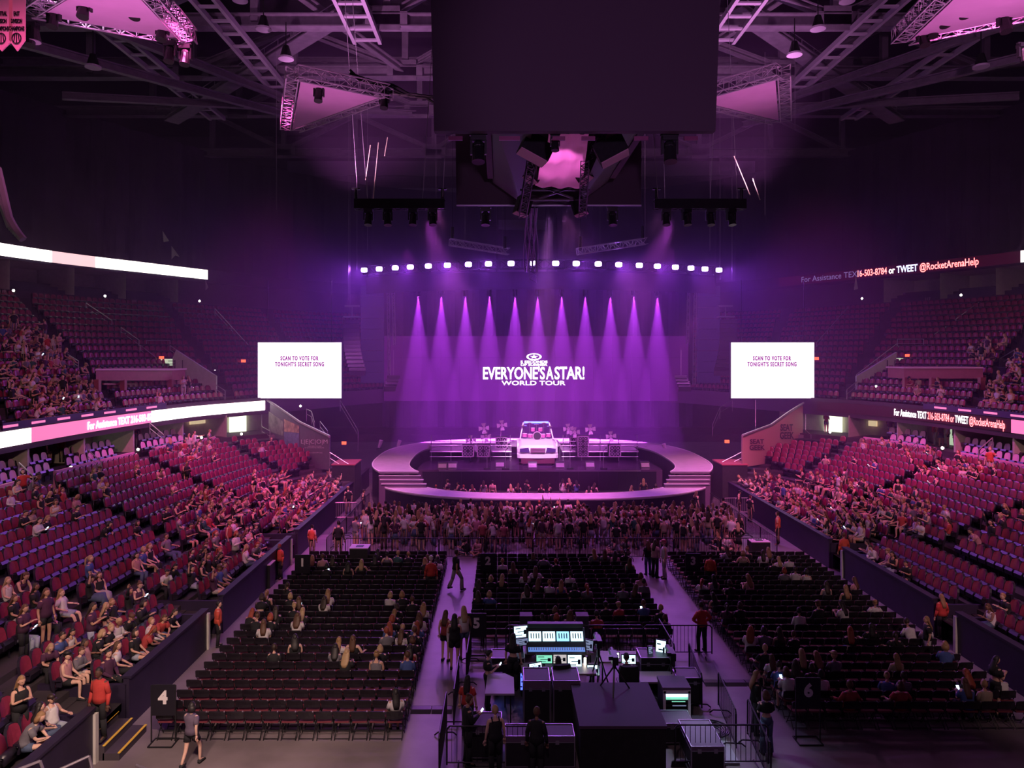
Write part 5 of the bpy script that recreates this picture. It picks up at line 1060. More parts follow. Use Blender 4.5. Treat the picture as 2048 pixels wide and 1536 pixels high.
# ---------------------------------------------------------------- arena seats
def seat_parts(lo=False):
    b=MB(); nx=3 if lo else 5; prof=[(.30,.21,.0),(.60,.235,-.05),(.84,.215,-.10),(.95,.12,-.12)] if lo else [(.30,.21,0),(.42,.225,-.02),(.60,.235,-.05),(.78,.225,-.085),(.90,.185,-.11),(.95,.11,-.125)]
    fr=[];bk=[]
    for z,hw,y in prof:
        fr.append([(hw*(2*i/(nx-1)-1),y+.045*abs(2*i/(nx-1)-1)**2-.22,z) for i in range(nx)]); bk.append([(x*1.06,yy-.07,zz+(.01 if z>.9 else 0)) for x,yy,zz in fr[-1]])
    rings=[f+list(reversed(k)) for f,k in zip(fr,bk)]
    n=len(rings[0]); b.loft(rings); 
    # front faces are material 0 (upholstery), rear shell material 1
    mm=[]
    for f in b.f:
        if len(f)==4 and all((i%n)<nx for i in f): mm.append(0)
        else: mm.append(1)
    b.m=mm
    p=MB(); p.loft([[(x,-.16,.36),(x,.0,.36),(x,.03,.52),(x,-.03,.62),(x,-.14,.60)] for x in (-.20,.20)],mi=0)   # tipped-up pan
    a=MB()
    for sx in (-1,1): a.box((sx*.25,-.10,.56),(.04,.22,.03)); a.box((sx*.25,-.17,.28),(.03,.05,.54))
    a.box((0,-.18,.30),(.48,.04,.05)); return b,p,a
def seat_fold_parts(): return seat_parts()
sb,sp,sa=seat_parts(); SEATM=[sb.mesh('backrest',['seat','seatblk']),sp.mesh('seat_pan','seatblk'),sa.mesh('armrests','seatblk')]
lb_,lp_,la_=seat_parts(True)
LOWSEAT=MB(); LOWSEAT.add(lb_.v,lb_.f); LOWSEAT.m=list(lb_.m); LOWSEAT.add(lp_.v,lp_.f,1); LOWSEAT.add([(x,y,z) for x,y,z in la_.v],la_.f,1)
def merge(base,places,name,mats,tints=None,attr='tint'):
    """one mesh holding a copy of base (MB) at each (loc, rz, scale)"""
    V=np.array(base.v,float); nv=len(V); ls=np.array([len(f) for f in base.f]); fl=np.array([i for f in base.f for i in f]); k=len(places)
    P=np.array([(*p[0],p[1],p[2] if len(p)>2 else 1) for p in places]); c,s=np.cos(P[:,3]),np.sin(P[:,3])
    X=(V[None,:,0]*c[:,None]-V[None,:,1]*s[:,None])*P[:,4:5]+P[:,0:1]; Y=(V[None,:,0]*s[:,None]+V[None,:,1]*c[:,None])*P[:,4:5]+P[:,1:2]; Z=V[None,:,2]*P[:,4:5]+P[:,2:3]
    co_=np.stack([X,Y,Z],-1).reshape(-1)
    me=bpy.data.meshes.new(name); me.vertices.add(nv*k); me.vertices.foreach_set('co',co_)
    L=(fl[None,:]+np.arange(k)[:,None]*nv).reshape(-1); me.loops.add(len(L)); me.loops.foreach_set('vertex_index',L)
    ll=np.tile(ls,k); st=np.r_[0,np.cumsum(ll)[:-1]]; me.polygons.add(len(ll)); me.polygons.foreach_set('loop_start',st); me.polygons.foreach_set('loop_total',ll)
    for m in mats: me.materials.append(M[m] if isinstance(m,str) else m)
    mi=np.array(base.m if base.m else [0]*len(ls)); me.polygons.foreach_set('material_index',np.tile(mi,k))
    me.update(calc_edges=True); me.validate()
    if tints is not None:
        at_=me.attributes.new(attr,'FLOAT_COLOR','POINT'); at_.data.foreach_set('color',tints.reshape(-1))
    o=bpy.data.objects.new(name,me); col.objects.link(o); return o
def inview(p,m=10): 
    if p[1]<13: return False
    x,y=proj(p); return -m<x<2048+m and -m<y<1536+m
rs=random.Random(3)
def inpoly(x,y,P):
    c=False;n=len(P)
    for i in range(n):
        x1,y1=P[i];x2,y2=P[i-1]
        if (y1>y)!=(y2>y) and x<(x2-x1)*(y-y1)/(y2-y1)+x1: c=not c
    return c
DENS=[([(0,1170),(330,1150),(335,1280),(170,1450),(0,1536)],.72),([(350,1100),(380,1020),(560,950),(690,955),(600,1040),(520,1130),(420,1180)],.68),([(230,1000),(430,960),(430,1060),(250,1070)],.20),([(235,1120),(345,1110),(350,1160),(235,1190)],.4),([(340,880),(425,880),(425,915),(340,925)],.35),([(30,975),(150,955),(150,1070),(30,1070)],.45),([(180,940),(330,900),(345,990),(200,1010)],.14),
 ([(1480,965),(1560,950),(1700,960),(1850,985),(1865,1060),(1740,1085),(1600,1060)],.80),([(1590,1060),(1740,1080),(1900,1230),(1850,1250),(1700,1130)],.6),([(1890,1170),(2048,1190),(2048,1360),(1960,1330)],.42),([(1790,880),(1960,865),(1985,960),(1830,950)],.33),([(1760,865),(1812,865),(1812,895),(1760,895)],.5),([(1880,1020),(2048,1040),(2048,1130),(1900,1100)],.22)]
DENM=[([(0,640),(30,640),(90,680),(190,745),(190,800),(120,835),(0,850)],.62),([(190,760),(330,790),(330,815),(190,815)],.16),([(100,700),(130,700),(260,735),(200,760)],.18),([(1935,700),(1990,670),(2048,665),(2048,820),(1985,800)],.60),([(1815,765),(1900,765),(1900,795),(1815,795)],.45),([(1935,685),(2000,685),(1990,720),(1930,715)],.35)]
SEATED=[]
for q in LOWER:
    x,y=proj(q['p']+Vector((0,0,.7))); q['px']=(x,y); q['vis']=inview(q['p']); q['wide']=inview(q['p'],420); d=.035
    for P,v in DENS:
        if inpoly(x,y,P): d=max(d,v)
    q['occ']=rs.random()<d
    if q['occ'] and q['vis']: SEATED.append(('lower',q))
for q in MEZZ:
    x,y=proj(q['p']+Vector((0,0,.7))); q['px']=(x,y); q['vis']=inview(q['p']); q['wide']=inview(q['p'],420); d=0
    for P,v in DENM:
        if inpoly(x,y,P): d=max(d,v)
    q['occ']=rs.random()<d
    if q['occ'] and q['vis']: SEATED.append(('upper',q))
vis=[q for q in LOWER if q['vis']]; vis.sort(key=lambda q:q['p'].y); IND=vis[:300]; indset=set(id(q) for q in IND)
def ordw(n): return ['front','second','third','fourth','fifth','sixth','seventh','eighth','ninth','tenth','eleventh','twelfth','thirteenth','fourteenth','fifteenth','sixteenth','seventeenth'][n]
protoS=None
for q in IND:
    r=NB+2-q['row']; nm='left' if q['s']<0 else 'right'; lab='maroon tip-up arena seat, %s stand, %s row above wall, %s from near end'%(nm,ordw(r),onum(q['i']+1)); g='tip-up seats %s row %d'%(nm,r+1)
    if protoS is None:
        protoS=thing('arena_seat',lab,'seat',q['p'],q['rz'],g)
        for m,n in zip(SEATM,('backrest','seat_pan','armrests')): o=bpy.data.objects.new(n,m); col.objects.link(o); o.parent=protoS
    else: dup(protoS,q['p'],q['rz'],lab,g)
for s,nm in SIDES:
    pl=[(q['p'],q['rz']) for q in LOWER if q['s']==s and q['wide'] and id(q) not in indset]
    setp(merge(LOWSEAT,pl,'arena_seats_lower_'+nm,['seat','seatblk']),'rows of maroon tip-up seats in the %s lower bowl beyond the nearest ones'%nm,'seats',kind='stuff')
    pl=[(q['p'],q['rz']) for q in MEZZ if q['s']==s and q['wide']]
    setp(merge(LOWSEAT,pl,'arena_seats_upper_'+nm,['seat','seatblk']),'rows of dark maroon seats in the %s upper tier'%nm,'seats',kind='stuff')
# suite seats in white covers, pink light put into the cover colour
M['cover']=mat('pale_seat_cover',(.75,.42,.62),.6)
cb,cp,ca=seat_parts(); CM=[cb.mesh('cover_back',['cover','seatblk']),cp.mesh('seat_pan','seatblk'),ca.mesh('armrests','seatblk')]
for s,nm in SIDES:
    for j,(d_,z) in enumerate(((.95,ZT+.36),(1.9,ZT+.72))):
        for q in seats_on(offset(FC,d_),z,s,j,.62,[],y0=20):
            x,y=proj(q['p']); ok=(x<112 or 140<x<232 or 285<x<372) if s<0 else (1778<x<1850 or x>1925)
            if inview(q['p']) and ok:
                T=thing('suite_seat','suite seat in a pale pink-lit cover, %s row, %s suites, %s from near end'%(('front','rear')[j],nm,onum(q['i']+1)),'seat',q['p'],q['rz'],'covered suite seats %s row %d'%(nm,j+1))
                for m,n in zip(CM,('backrest','seat_pan','armrests')): o=bpy.data.objects.new(n,m); col.objects.link(o); o.parent=T
# ---------------------------------------------------------------- folding chairs on the floor
def fold_parts():
    f=MB()
    for sx in (-1,1):
        f.path([(sx*.21,.20,.0),(sx*.21,-.19,.62),(sx*.20,-.23,.78)],.013,5); f.path([(sx*.19,-.22,0),(sx*.19,.16,.44)],.013,5)
    f.bar((-.2,-.2,.05),(.2,-.2,.05),.01); f.bar((-.2,.17,.06),(.2,.17,.06),.01); f.bar((-.19,-.06,.2),(.19,-.06,.2),.01)
    s=MB(); s.loft([[(x*w,y,.45) for x,w,y in ((-1,.19,-.17),(1,.19,-.17),(1,.21,.19),(-1,.21,.19))],[(x*w,y,.49) for x,w,y in ((-1,.19,-.17),(1,.19,-.17),(1,.20,.18),(-1,.20,.18))]])
    b=MB(); b.loft([[(x,-.19-.03*(1-(x/.22)**2)-.02*(z>.7),z) for x in (-.22,-.1,0,.1,.22)]+[(x,-.215-.03*(1-(x/.22)**2)-.02*(z>.7),z) for x in (.22,.1,0,-.1,-.22)] for z in (.58,.66,.76)]+[[(x*.8,-.225-.025,.80) for x in (-.22,-.1,0,.1,.22)]+[(x*.8,-.26,.80) for x in (.22,.1,0,-.1,-.22)]])
    return f,s,b
ff,fs,fb=fold_parts(); FM=[ff.mesh('frame','black'),fs.mesh('seat','fold'),fb.mesh('backrest','foldback')]
cm_=MB(); cm_.box((.2,-.235,.785),(.03,.03,.025)); capm=cm_.mesh('end_cap','rail')
FLOW=MB(); FLOW.add(ff.v,ff.f,0); FLOW.add(fs.v,fs.f,1); FLOW.add(fb.v,fb.f,2)
FCH=[]; RP=.62
for blk,x0_,n,Y0,Y1 in (('left',-11.65,14,19.45,35.0),('centre',-3.6,15,25.2,35.0),('right',5.45,14,20.0,35.0)):
    r=0; Y=Y0
    while Y<Y1:
        for i in range(n):
            x=x0_+i*.47+(0 if blk!='left' else 0)
            if blk=='right' and Y<21.2 and i==0: pass
            FCH.append(dict(p=Vector((x,Y,0)),blk=blk,r=r,i=i,occ=False))
        Y+=RP; r+=1
    if blk=='right':
        for k in range(3): FCH.append(dict(p=Vector((x0_+(n+k)*.47,20.0,0)),blk=blk,r=0,i=n+k,occ=False))
# people sitting on the floor chairs, found by where the photograph shows their heads
HEADS=[(577,1165),(594,1185),(472,1185),(587,1190),(520,1200),(530,1195),(578,1205),(550,1215),(500,1232),(520,1235),(545,1228),(580,1232),(603,1210),(637,1195),(663,1190),(690,1125),(562,1290),(594,1285),(783,1190),(816,1195),(790,1200),(805,1180),(680,1275),(708,1280),(676,1300),(700,1305),(737,1310),(770,1290),(804,1300),(822,1305),(838,1275),(772,1230),(796,1228),(829,1230),(815,1250),(765,1260),(780,1262),(800,1255),(848,1205),(848,1245),(858,1255),(800,1385),
 (627,1115),(640,1108),(650,1120),(668,1118),(730,1125),(756,1118),(745,1108),(770,1103),(790,1098),(810,1103),(845,1118),(862,1110),(875,1125),(890,1112),(862,1122),
 (955,1165),(985,1150),(1013,1150),(960,1180),(986,1180),(1010,1115),(1028,1122),(1050,1140),(1075,1130),(1060,1110),(1105,1115),(1147,1140),(1128,1160),(1152,1168),(1180,1165),(1060,1168),(1078,1165),(1104,1165),(1248,1165),(1272,1165),(1283,1150),(1308,1150),(1110,1210),(1090,1225),(1108,1222),(1142,1210),(1140,1220),(1213,1205),(1238,1200),(1300,1205),(1322,1210),(1348,1210),(1170,1232),(1200,1235),(1090,1108),(1190,1100),(1212,1100),(1230,1103),(1254,1100),(1273,1105),
 (1405,1160),(1430,1162),(1455,1165),(1452,1210),(1480,1212),(1410,1200),(1497,1160),(1540,1098),(1560,1105),(1580,1110),(1550,1125),(1568,1130),(1595,1135),(1620,1140),(1655,1160),(1690,1170),(1717,1160),(1450,1100),(1480,1105),(1500,1098),(1525,1105),(1693,1205),(1610,1220),(1640,1215),(1490,1265),(1520,1260),(1555,1265),(1585,1260),(1697,1260),(1525,1300),(1535,1310),(1560,1315),(1600,1305),(1620,1312),(1635,1315),(1655,1310),(1550,1330),(1585,1335),(1650,1340),(1745,1250),(1790,1255),(1825,1255),(1845,1250),(1798,1300),(1900,1290),(1763,1345),(1793,1350),(1825,1345),(1957,1345),(1920,1365),(1945,1372),(1995,1350),(1694,1385),(1760,1200)]
for hx,hy in HEADS:
    best=min((c for c in FCH if not c['occ']),key=lambda c:(lambda t:(t[0]-hx)**2+(t[1]-hy)**2)(proj(c['p']+Vector((0,-.05,1.22)))))
    best['occ']=True
fv=[c for c in FCH if inview(c['p'])]; fv.sort(key=lambda c:c['p'].y); FIND=set(id(c) for c in fv[:300])
protoF=None; cnt={}
for c in fv[:300]:
    nm=c['blk']; lab='black folding chair, maroon seat, %s floor block, %s row, %s from left'%(nm,('nearest' if c['r']==0 else ordw(c['r'])),onum(c['i']+1)); g='folding chairs %s block row %d%s'%(nm,c['r']+1,' occupied' if c['occ'] else '')
    if protoF is None:
        protoF=thing('folding_chair',lab,'chair',c['p'],0,g)
        for m,n in zip(FM+[capm],('frame','seat','backrest','end_cap')): o=bpy.data.objects.new(n,m); col.objects.link(o); o.parent=protoF
    else: dup(protoF,c['p'],rs.uniform(-.04,.04),lab,g)
pl=[(c['p'],0) for c in fv[300:]]; setp(merge(FLOW,pl,'folding_chairs',['black','fold','foldback']),'further rows of black folding chairs on the arena floor','chairs',kind='stuff')
# ---------------------------------------------------------------- people
M['skin']=objmat('skin',.6); M['cloth']=objmat('cloth',.85); M['hair']=objmat('hair',.55); M['tint']=objmat('crowd_tint',.8,True)
M['eye']=mat('eye_dark',(.03,.02,.02),.4); M['lip']=mat('lips',(.35,.10,.10),.5)
V_=Vector
def skel(pose):
    j={}
    sit=pose.startswith('sit'); lean=0; hd=(0,0)
    if sit:
        pz=.54; lean={'sit_lean':.20,'sit_back':-.06,'sit_phone':.07}.get(pose,.0)
        j['pel']=V_((0,-.03,pz)); j['wai']=V_((0,-.05+lean*.2,pz+.15)); j['che']=V_((0,-.05+lean*.75,pz+.34-abs(lean)*.15)); j['nck']=V_((0,-.04+lean*1.2,pz+.49-abs(lean)*.3)); j['hb']=j['nck']+V_((0,.02+lean*.2,.07))
    elif pose=='crouch':
        pz=.16; j['pel']=V_((0,-.1,pz)); j['wai']=V_((0,-.1,.30)); j['che']=V_((0,-.04,.50)); j['nck']=V_((0,.0,.64)); j['hb']=V_((0,.03,.71))
    else:
        sw=.03 if pose=='stand_hip' else 0
        j['pel']=V_((sw,0,.95)); j['wai']=V_((0,.01,1.09)); j['che']=V_((0,0,1.26)); j['nck']=V_((0,0,1.42)); j['hb']=V_((0,.02,1.49))
    for s,n in ((-1,'l'),(1,'r')):
        c=j['che']; sh=(c+j['nck'])/2+V_((s*.165,0,.035)); j['sh'+n]=sh
        P=pose
        if sit:
            if P=='sit_phone': el=sh+V_((s*.03,.09,-.25)); wr=el+V_((-s*.10,.20,.10))
            elif P=='sit_lean': el=sh+V_((s*.02,.12,-.24)); wr=V_((s*.04,.42,.66))
            elif P=='sit_wave' and s==1: el=sh+V_((.12,.06,.16)); wr=el+V_((.02,.03,.24))
            elif P=='sit_back': el=sh+V_((s*.12,.02,-.22)); wr=el+V_((s*.02,.22,-.02))
            else: el=sh+V_((s*.04,.06,-.26)); wr=V_((s*.10,.26,.62))
        elif P=='crouch': el=sh+V_((s*.07,.12,-.20)); wr=el+V_((-s*.10,.16,.0))
        elif P=='stand_phone': el=sh+V_((s*.04,.06,-.27)); wr=el+V_((-s*.13,.20,.10))
        elif P=='stand_hip': el=sh+V_((s*.18,-.03,-.24)); wr=V_((s*.17,.05,1.0))
        elif P=='stand_up' and s==1: el=sh+V_((.10,.05,.22)); wr=el+V_((-.02,.05,.25))
        elif P=='stand_cross': el=sh+V_((s*.06,.05,-.26)); wr=el+V_((-s*.22,.16,.02))
        elif P=='stand_point' and s==-1: el=sh+V_((-.16,.18,-.08)); wr=el+V_((-.10,.22,.04))
        elif P=='walk': el=sh+V_((s*.05,-s*.12,-.26)); wr=el+V_((0,.10-s*.08,-.22))
        else: el=sh+V_((s*.06,-.02,-.28)); wr=el+V_((s*.02,.07,-.24))
        j['el'+n]=el; j['wr'+n]=wr
        hp=j['pel']+V_((s*.09,0,-.05)); j['hp'+n]=hp
        if sit:
            if P=='sit_cross' and s==1: kn=V_((.03,.38,.62)); an=V_((-.16,.50,.34))
            elif P=='sit_back': kn=V_((s*.16,.38,.50)); an=V_((s*.14,.50,.09))
            else: kn=V_((s*.10,.40,.52)); an=V_((s*.10,.38,.09))
        elif P=='crouch': kn=V_((s*.26,.26,.22)); an=V_((-s*.02,.30,.08))
        elif P=='walk': kn=V_((s*.09,.06+s*.17,.50)); an=V_((s*.09,s*.26-.03,.10+(.12 if s<0 else 0)))
        elif P=='stand_hip': kn=V_((s*.12,.02,.49)); an=V_((s*.13,-.02,.08))
        else: kn=V_((s*.10,.02,.49)); an=V_((s*.10,-.02,.08))
        j['kn'+n]=kn; j['an'+n]=an; j['to'+n]=V_((an.x+s*.02,an.y+.15,max(.03,an.z-.05)))
    d=(j['hb']-j['nck']).normalized(); tl={'sit_phone':.35,'sit_lean':.45,'stand_phone':.3}.get(pose,0.05); j['tilt']=tl
    j['hd']=j['hb']+V_((0,.015+.05*tl,.095))
    return j
def skin_mesh(name,verts,edges,radii,sub):
    me=bpy.data.meshes.new(name); me.from_pydata(verts,edges,[]); o=bpy.data.objects.new(name,me); col.objects.link(o)
    md=o.modifiers.new('s','SKIN'); md.use_smooth_shade=True
    for v,r in zip(me.skin_vertices[0].data,radii): v.radius=r
    me.skin_vertices[0].data[0].use_root=True
    if sub: m2=o.modifiers.new('u','SUBSURF'); m2.levels=sub; m2.render_levels=sub
    d=dg(); d.update(); r=bpy.data.meshes.new_from_object(o.evaluated_get(d)); bpy.data.objects.remove(o); bpy.data.meshes.remove(me)
    mb=MB(); mb.add([tuple(v.co) for v in r.vertices],[tuple(p.vertices) for p in r.polygons]); bpy.data.meshes.remove(r); return mb
def head_mb(mb,j,lo):
    R3=Matrix.Rotation(-j['tilt'],3,'X'); c=j['hd']
    def shp(q,d):
        q=q.copy()
        if d.z<0: q.x*=1-.28*abs(d.z); q.y+= .012*abs(d.z)
        if d.y<0: q.y*=1.08
        return R3@q
    mb.sph(c,(.076,.092,.118),8 if lo else 14,6 if lo else 10,0,shp)
    if not lo:
        f=lambda x,y,z: tuple(c+R3@V_((x,y,z)))
        mb.add([f(-.012,.083,.012),f(.012,.083,.012),f(.017,.085,-.028),f(-.017,.085,-.028),f(0,.118,-.024)],[(0,1,4),(1,2,4),(2,3,4),(3,0,4)])
        for s in (-1,1):
            mb.sph(c+R3@V_((s*.077,-.005,-.01)),(.012,.02,.032),6,4); 
            mb.add([f(s*.045,.079,.022),f(s*.018,.088,.022),f(s*.018,.089,.008),f(s*.045,.080,.008)],[(0,1,2,3)],1)
        mb.add([f(-.024,.085,-.052),f(.024,.085,-.052),f(.018,.084,-.064),f(-.018,.084,-.064)],[(0,1,2,3)],2)
def body(pose,lo):
    j=skel(pose); names=['pel','wai','che','nck','hb','shl','ell','wrl','shr','elr','wrr','hpl','knl','anl','tol','hpr','knr','anr','tor']
    rad={'pel':(.115,.095),'wai':(.10,.085),'che':(.125,.09),'nck':(.05,.05),'hb':(.048,.048),'sh':(.052,.052),'el':(.040,.040),'wr':(.026,.026),'hp':(.082,.082),'kn':(.055,.055),'an':(.036,.036),'to':(.032,.028)}
    E=[('pel','wai'),('wai','che'),('che','nck'),('nck','hb')]
    for n in 'lr': E+=[('che','sh'+n),('sh'+n,'el'+n),('el'+n,'wr'+n),('pel','hp'+n),('hp'+n,'kn'+n),('kn'+n,'an'+n),('an'+n,'to'+n)]
    ix={n:i for i,n in enumerate(names)}
    mb=skin_mesh('b',[j[n] for n in names],[(ix[a],ix[b]) for a,b in E],[rad.get(n,rad.get(n[:2])) for n in names],0 if lo else 1)
    mb.m=[0]*len(mb.f)
    head_mb(mb,j,lo)
    for s,n in ((-1,'l'),(1,'r')):
        d=(j['wr'+n]-j['el'+n]).normalized(); side=d.cross(V_((0,0,1)));
        if side.length<.1: side=V_((0,1,0))
        side.normalize(); nrm=side.cross(d); w=j['wr'+n]
        if lo: mb.bar(w,w+d*.15,.03,4,.02); continue
        mb.loft([[w+d*t+side*(a*wd)+nrm*(b*.014) for a,b in ((-1,-1),(1,-1),(1,1),(-1,1))] for t,wd in ((-.01,.024),(.04,.036),(.085,.038))])
        for k in range(4):
            b0=w+d*.085+side*(-.028+.0187*k); L=(.062,.075,.07,.055)[k]; m1=b0+d*L*.55-nrm*.008; m2=b0+d*L-nrm*.028
            mb.bar(b0,m1,.011,4,.010); mb.bar(m1,m2,.010,4,.007)
        t0=w+d*.03-side*.032; t1=t0+d*.035-side*.028-nrm*.01; mb.bar(t0,t1,.013,4,.011); mb.bar(t1,t1+d*.03-nrm*.012,.011,4,.008)
    return mb,j
def ell(c,rx,ry,ax,n=10):
    """ellipse ring round c with its normal along ax"""
    ax=ax.normalized(); u=V_((1,0,0)); u=(u-ax*u.dot(ax)).normalized() if abs(ax.x)<.95 else V_((0,1,0)); v=ax.cross(u)
    return [c+u*rx*math.cos(2*PI*k/n)+v*ry*math.sin(2*PI*k/n) for k in range(n)]
def shirt(j,kind,lo,sit):
    mb=MB(); n=8 if lo else 12; up=j['che']-j['wai']; g=1.0
    P=j['pel'];W=j['wai'];C=j['che'];N=j['nck']
    rings=[ell(P+(W-P)*(-.35 if not sit else .0),.185,.15,W-P,n),ell(P+(W-P)*.5,.172,.14,W-P,n),ell(W,.158,.13,C-P,n),ell(C,.185,.14,N-W,n),ell(C+(N-C)*.55,.195,.118,N-C,n),ell(C+(N-C)*.85,.13,.092,N-C,n),ell(N,.062,.062,N-C,n)]
    if kind=='tank': rings=rings[:4]+[ell(C+(N-C)*.35,.168,.122,N-C,n),ell(C+(N-C)*.6,.12,.095,N-C,n)]
    if kind=='crop': rings=[ell(W+(C-W)*.4,.165,.13,C-P,n)]+rings[3:]
    mb.loft(rings)
    for s,nn in ((-1,'l'),(1,'r')):
        sh,elb,wr=j['sh'+nn],j['el'+nn],j['wr'+nn]; m=6 if lo else 8
        if kind=='tank': mb.bar(C+V_((s*.09,.10,.05)),N+V_((s*.09,0,.01)),.022,4); mb.bar(C+V_((s*.09,-.10,.05)),N+V_((s*.09,0,.01)),.022,4)
        elif kind=='long': mb.bar(sh+(C-sh)*.2,elb,.078,m,.058); mb.bar(elb-(elb-sh).normalized()*.01,wr,.056,m,.038)
        else: mb.bar(sh+(C-sh)*.2,sh+(elb-sh)*.72,.080,m,.070)
    return mb
def bottom(j,kind,lo,sit):
    mb=MB(); n=8 if lo else 10; P=j['pel']; W=j['wai']
    mb.loft([ell(P+V_((0,0,-.10 if not sit else -.08)),.15,.12,V_((0,0,1)),n),ell(P,.163,.13,W-P,n),ell(P+(W-P)*.45,.15,.12,W-P,n)])
    if kind=='skirt':
        k=(j['knl']+j['knr'])/2; mb.loft([ell(P,.165,.13,P-k,n),ell(P.lerp(k,.8),.22,.17 if not sit else .10,P-k,n)]); return mb
    if kind=='longskirt':
        a=(j['anl']+j['anr'])/2+V_((0,0,.1)); k=(j['knl']+j['knr'])/2; mb.loft([ell(P,.165,.13,P-k,n),ell(k,.22,.17,P-k,n),ell(a,.24,.2,k-a,n)]); return mb
    for nn in 'lr':
        h,k,a=j['hp'+nn],j['kn'+nn],j['an'+nn]; m=6 if lo else 9
        if kind=='shorts': mb.bar(h,h.lerp(k,.5),.10,m,.096)
        else: mb.bar(h,k,.10,m,.072); mb.bar(k+(k-a).normalized()*.02,a+V_((0,0,-.01)),.073,m,.060 if kind=='trousers' else .085)
    return mb
def shoes(j,lo):
    mb=MB()
    for nn in 'lr': a=j['an'+nn];t=j['to'+nn]; mb.loft([[a+V_((x,-.06,z)) for x,z in ((-.035,-.075),(.035,-.075),(.035,0),(-.035,0))],[V_((a.x+x,a.y+.05,a.z+z)) for x,z in ((-.042,-.075),(.042,-.075),(.036,.0),(-.036,0))],[t+V_((x,.03,z)) for x,z in ((-.035,-.03),(.035,-.03),(.03,.01),(-.03,.01))]])
    return mb
def hair(j,kind,lo):
    mb=MB(); c=j['hd']; R3=Matrix.Rotation(-j['tilt'],3,'X'); nu,nv=(8,5) if lo else (12,7)
    def cap(q,d):
        q=q.copy()
        if d.y>.15 and d.z<.45: q=q*.80
        if d.z<-.3: q*= .86
        return R3@q
    mb.sph(c+R3@V_((0,-.012,.012)),(.088,.102,.125),nu,nv,0,cap)
    if kind=='long' or kind=='wavy':
        wv=.0 if kind=='long' else .02; b=c+R3@V_((0,-.05,.0)); nk=j['nck']; ch=j['che']
        pts=[(c+R3@V_((0,-.035,.05)),.080,.070),(c+R3@V_((0,-.055,-.04)),.095+wv,.055),(nk+V_((0,-.075,-.0)),.105+wv,.045),(nk.lerp(ch,.6)+V_((0,-.125,0)),.095+wv,.035),(ch+V_((0,-.135,-.04)),.07,.025)]
        mb.loft([ell(p,rx,ry,V_((0,0,1)),8 if lo else 10) for p,rx,ry in pts])
    elif kind=='bob':
        mb.loft([ell(c+R3@V_((0,-.03,.05)),.09,.08,V_((0,0,1)),10),ell(c+R3@V_((0,-.035,-.04)),.112,.085,V_((0,0,1)),10),ell(c+R3@V_((0,-.03,-.12)),.10,.075,V_((0,0,1)),10)])
    elif kind=='bun': mb.sph(c+R3@V_((0,-.07,.11)),(.05,.05,.045),8,5)
    elif kind=='tail': mb.loft([ell(c+R3@V_((0,-.10,.06)),.03,.03,V_((0,.6,.5)),6),ell(c+R3@V_((0,-.16,-.01)),.045,.035,V_((0,.2,1)),6),ell(j['nck']+V_((0,-.13,-.04)),.04,.03,V_((0,0,1)),6),ell(j['nck']+V_((0,-.125,-.14)),.015,.015,V_((0,0,1)),6)])
    elif kind=='hat':
        mb.loft([ell(c+R3@V_((0,-.005,.045)),.094,.108,R3@V_((0,0,1)),12),ell(c+R3@V_((0,-.008,.10)),.088,.10,R3@V_((0,0,1)),12),ell(c+R3@V_((0,-.01,.138)),.045,.05,R3@V_((0,0,1)),12)]); mb.loft([[c+R3@V_((x,y,z)) for x,y,z in ((-.07,.08,.05+t),(.07,.08,.05+t),(.05,.17,.035+t),(-.05,.17,.035+t))] for t in (0,.012)])
    return mb
POSES=['stand','stand_phone','stand_hip','stand_up','stand_cross','stand_point','walk','crouch','sit','sit_phone','sit_lean','sit_back','sit_cross','sit_wave']
_c={}
def pm(kind,pose,sub,lo=False):
    k=(kind,pose,sub,lo)
    if k in _c: return _c[k]
    if ('j',pose) not in _c: _c[('j',pose)]=skel(pose)
    j=_c[('j',pose)]; sit=pose.startswith('sit') or pose=='crouch'
    if kind=='body': mb=body(pose,lo)[0]; nm='body'; mm=['skin','eye','lip']
    elif kind=='top': mb=shirt(j,sub,lo,sit); nm={'tee':'tee_shirt','long':'long_sleeve_top','tank':'tank_top','crop':'crop_top'}[sub]; mm='cloth'
    elif kind=='bot': mb=bottom(j,sub,lo,sit); nm={'trousers':'trousers','wide':'wide_trousers','shorts':'shorts','skirt':'skirt','longskirt':'long_skirt'}[sub]; mm='cloth'
    elif kind=='shoe': mb=shoes(j,lo); nm='shoes'; mm='cloth'
    else: mb=hair(j,sub,lo); nm='hair' if sub!='hat' else 'cap'; mm='hair'
    r=(mb if lo else mb.mesh(nm,mm,smooth=True),nm); _c[k]=r; return r
SKINS=[((.62,.36,.27),''),((.70,.44,.34),''),((.52,.29,.20),''),((.26,.13,.09),'')]
HAIRC=[((.035,.02,.015),'dark'),((.10,.045,.025),'brown'),((.30,.17,.08),'fair'),((.42,.28,.15),'blond'),((.015,.012,.014),'black'),((.30,.06,.03),'reddish')]
TOPC=[((.012,.012,.016),'black',9),((.62,.58,.60),'white',4),((.16,.15,.18),'grey',2),((.40,.05,.05),'red',1),((.45,.22,.25),'pink',1),((.06,.10,.30),'blue',1),((.35,.28,.20),'tan',1),((.03,.10,.09),'green',.5),((.07,.02,.06),'plum',1.2)]
BOTC=[((.012,.012,.016),'black',6),((.07,.10,.18),'denim',4),((.30,.34,.42),'pale denim',2),((.4,.36,.33),'cream',1)]
def pick(L,r): 
    w=[x[2] if len(x)>2 else 1 for x in L]; return r.choices(L,w)[0]
pr=random.Random(11)
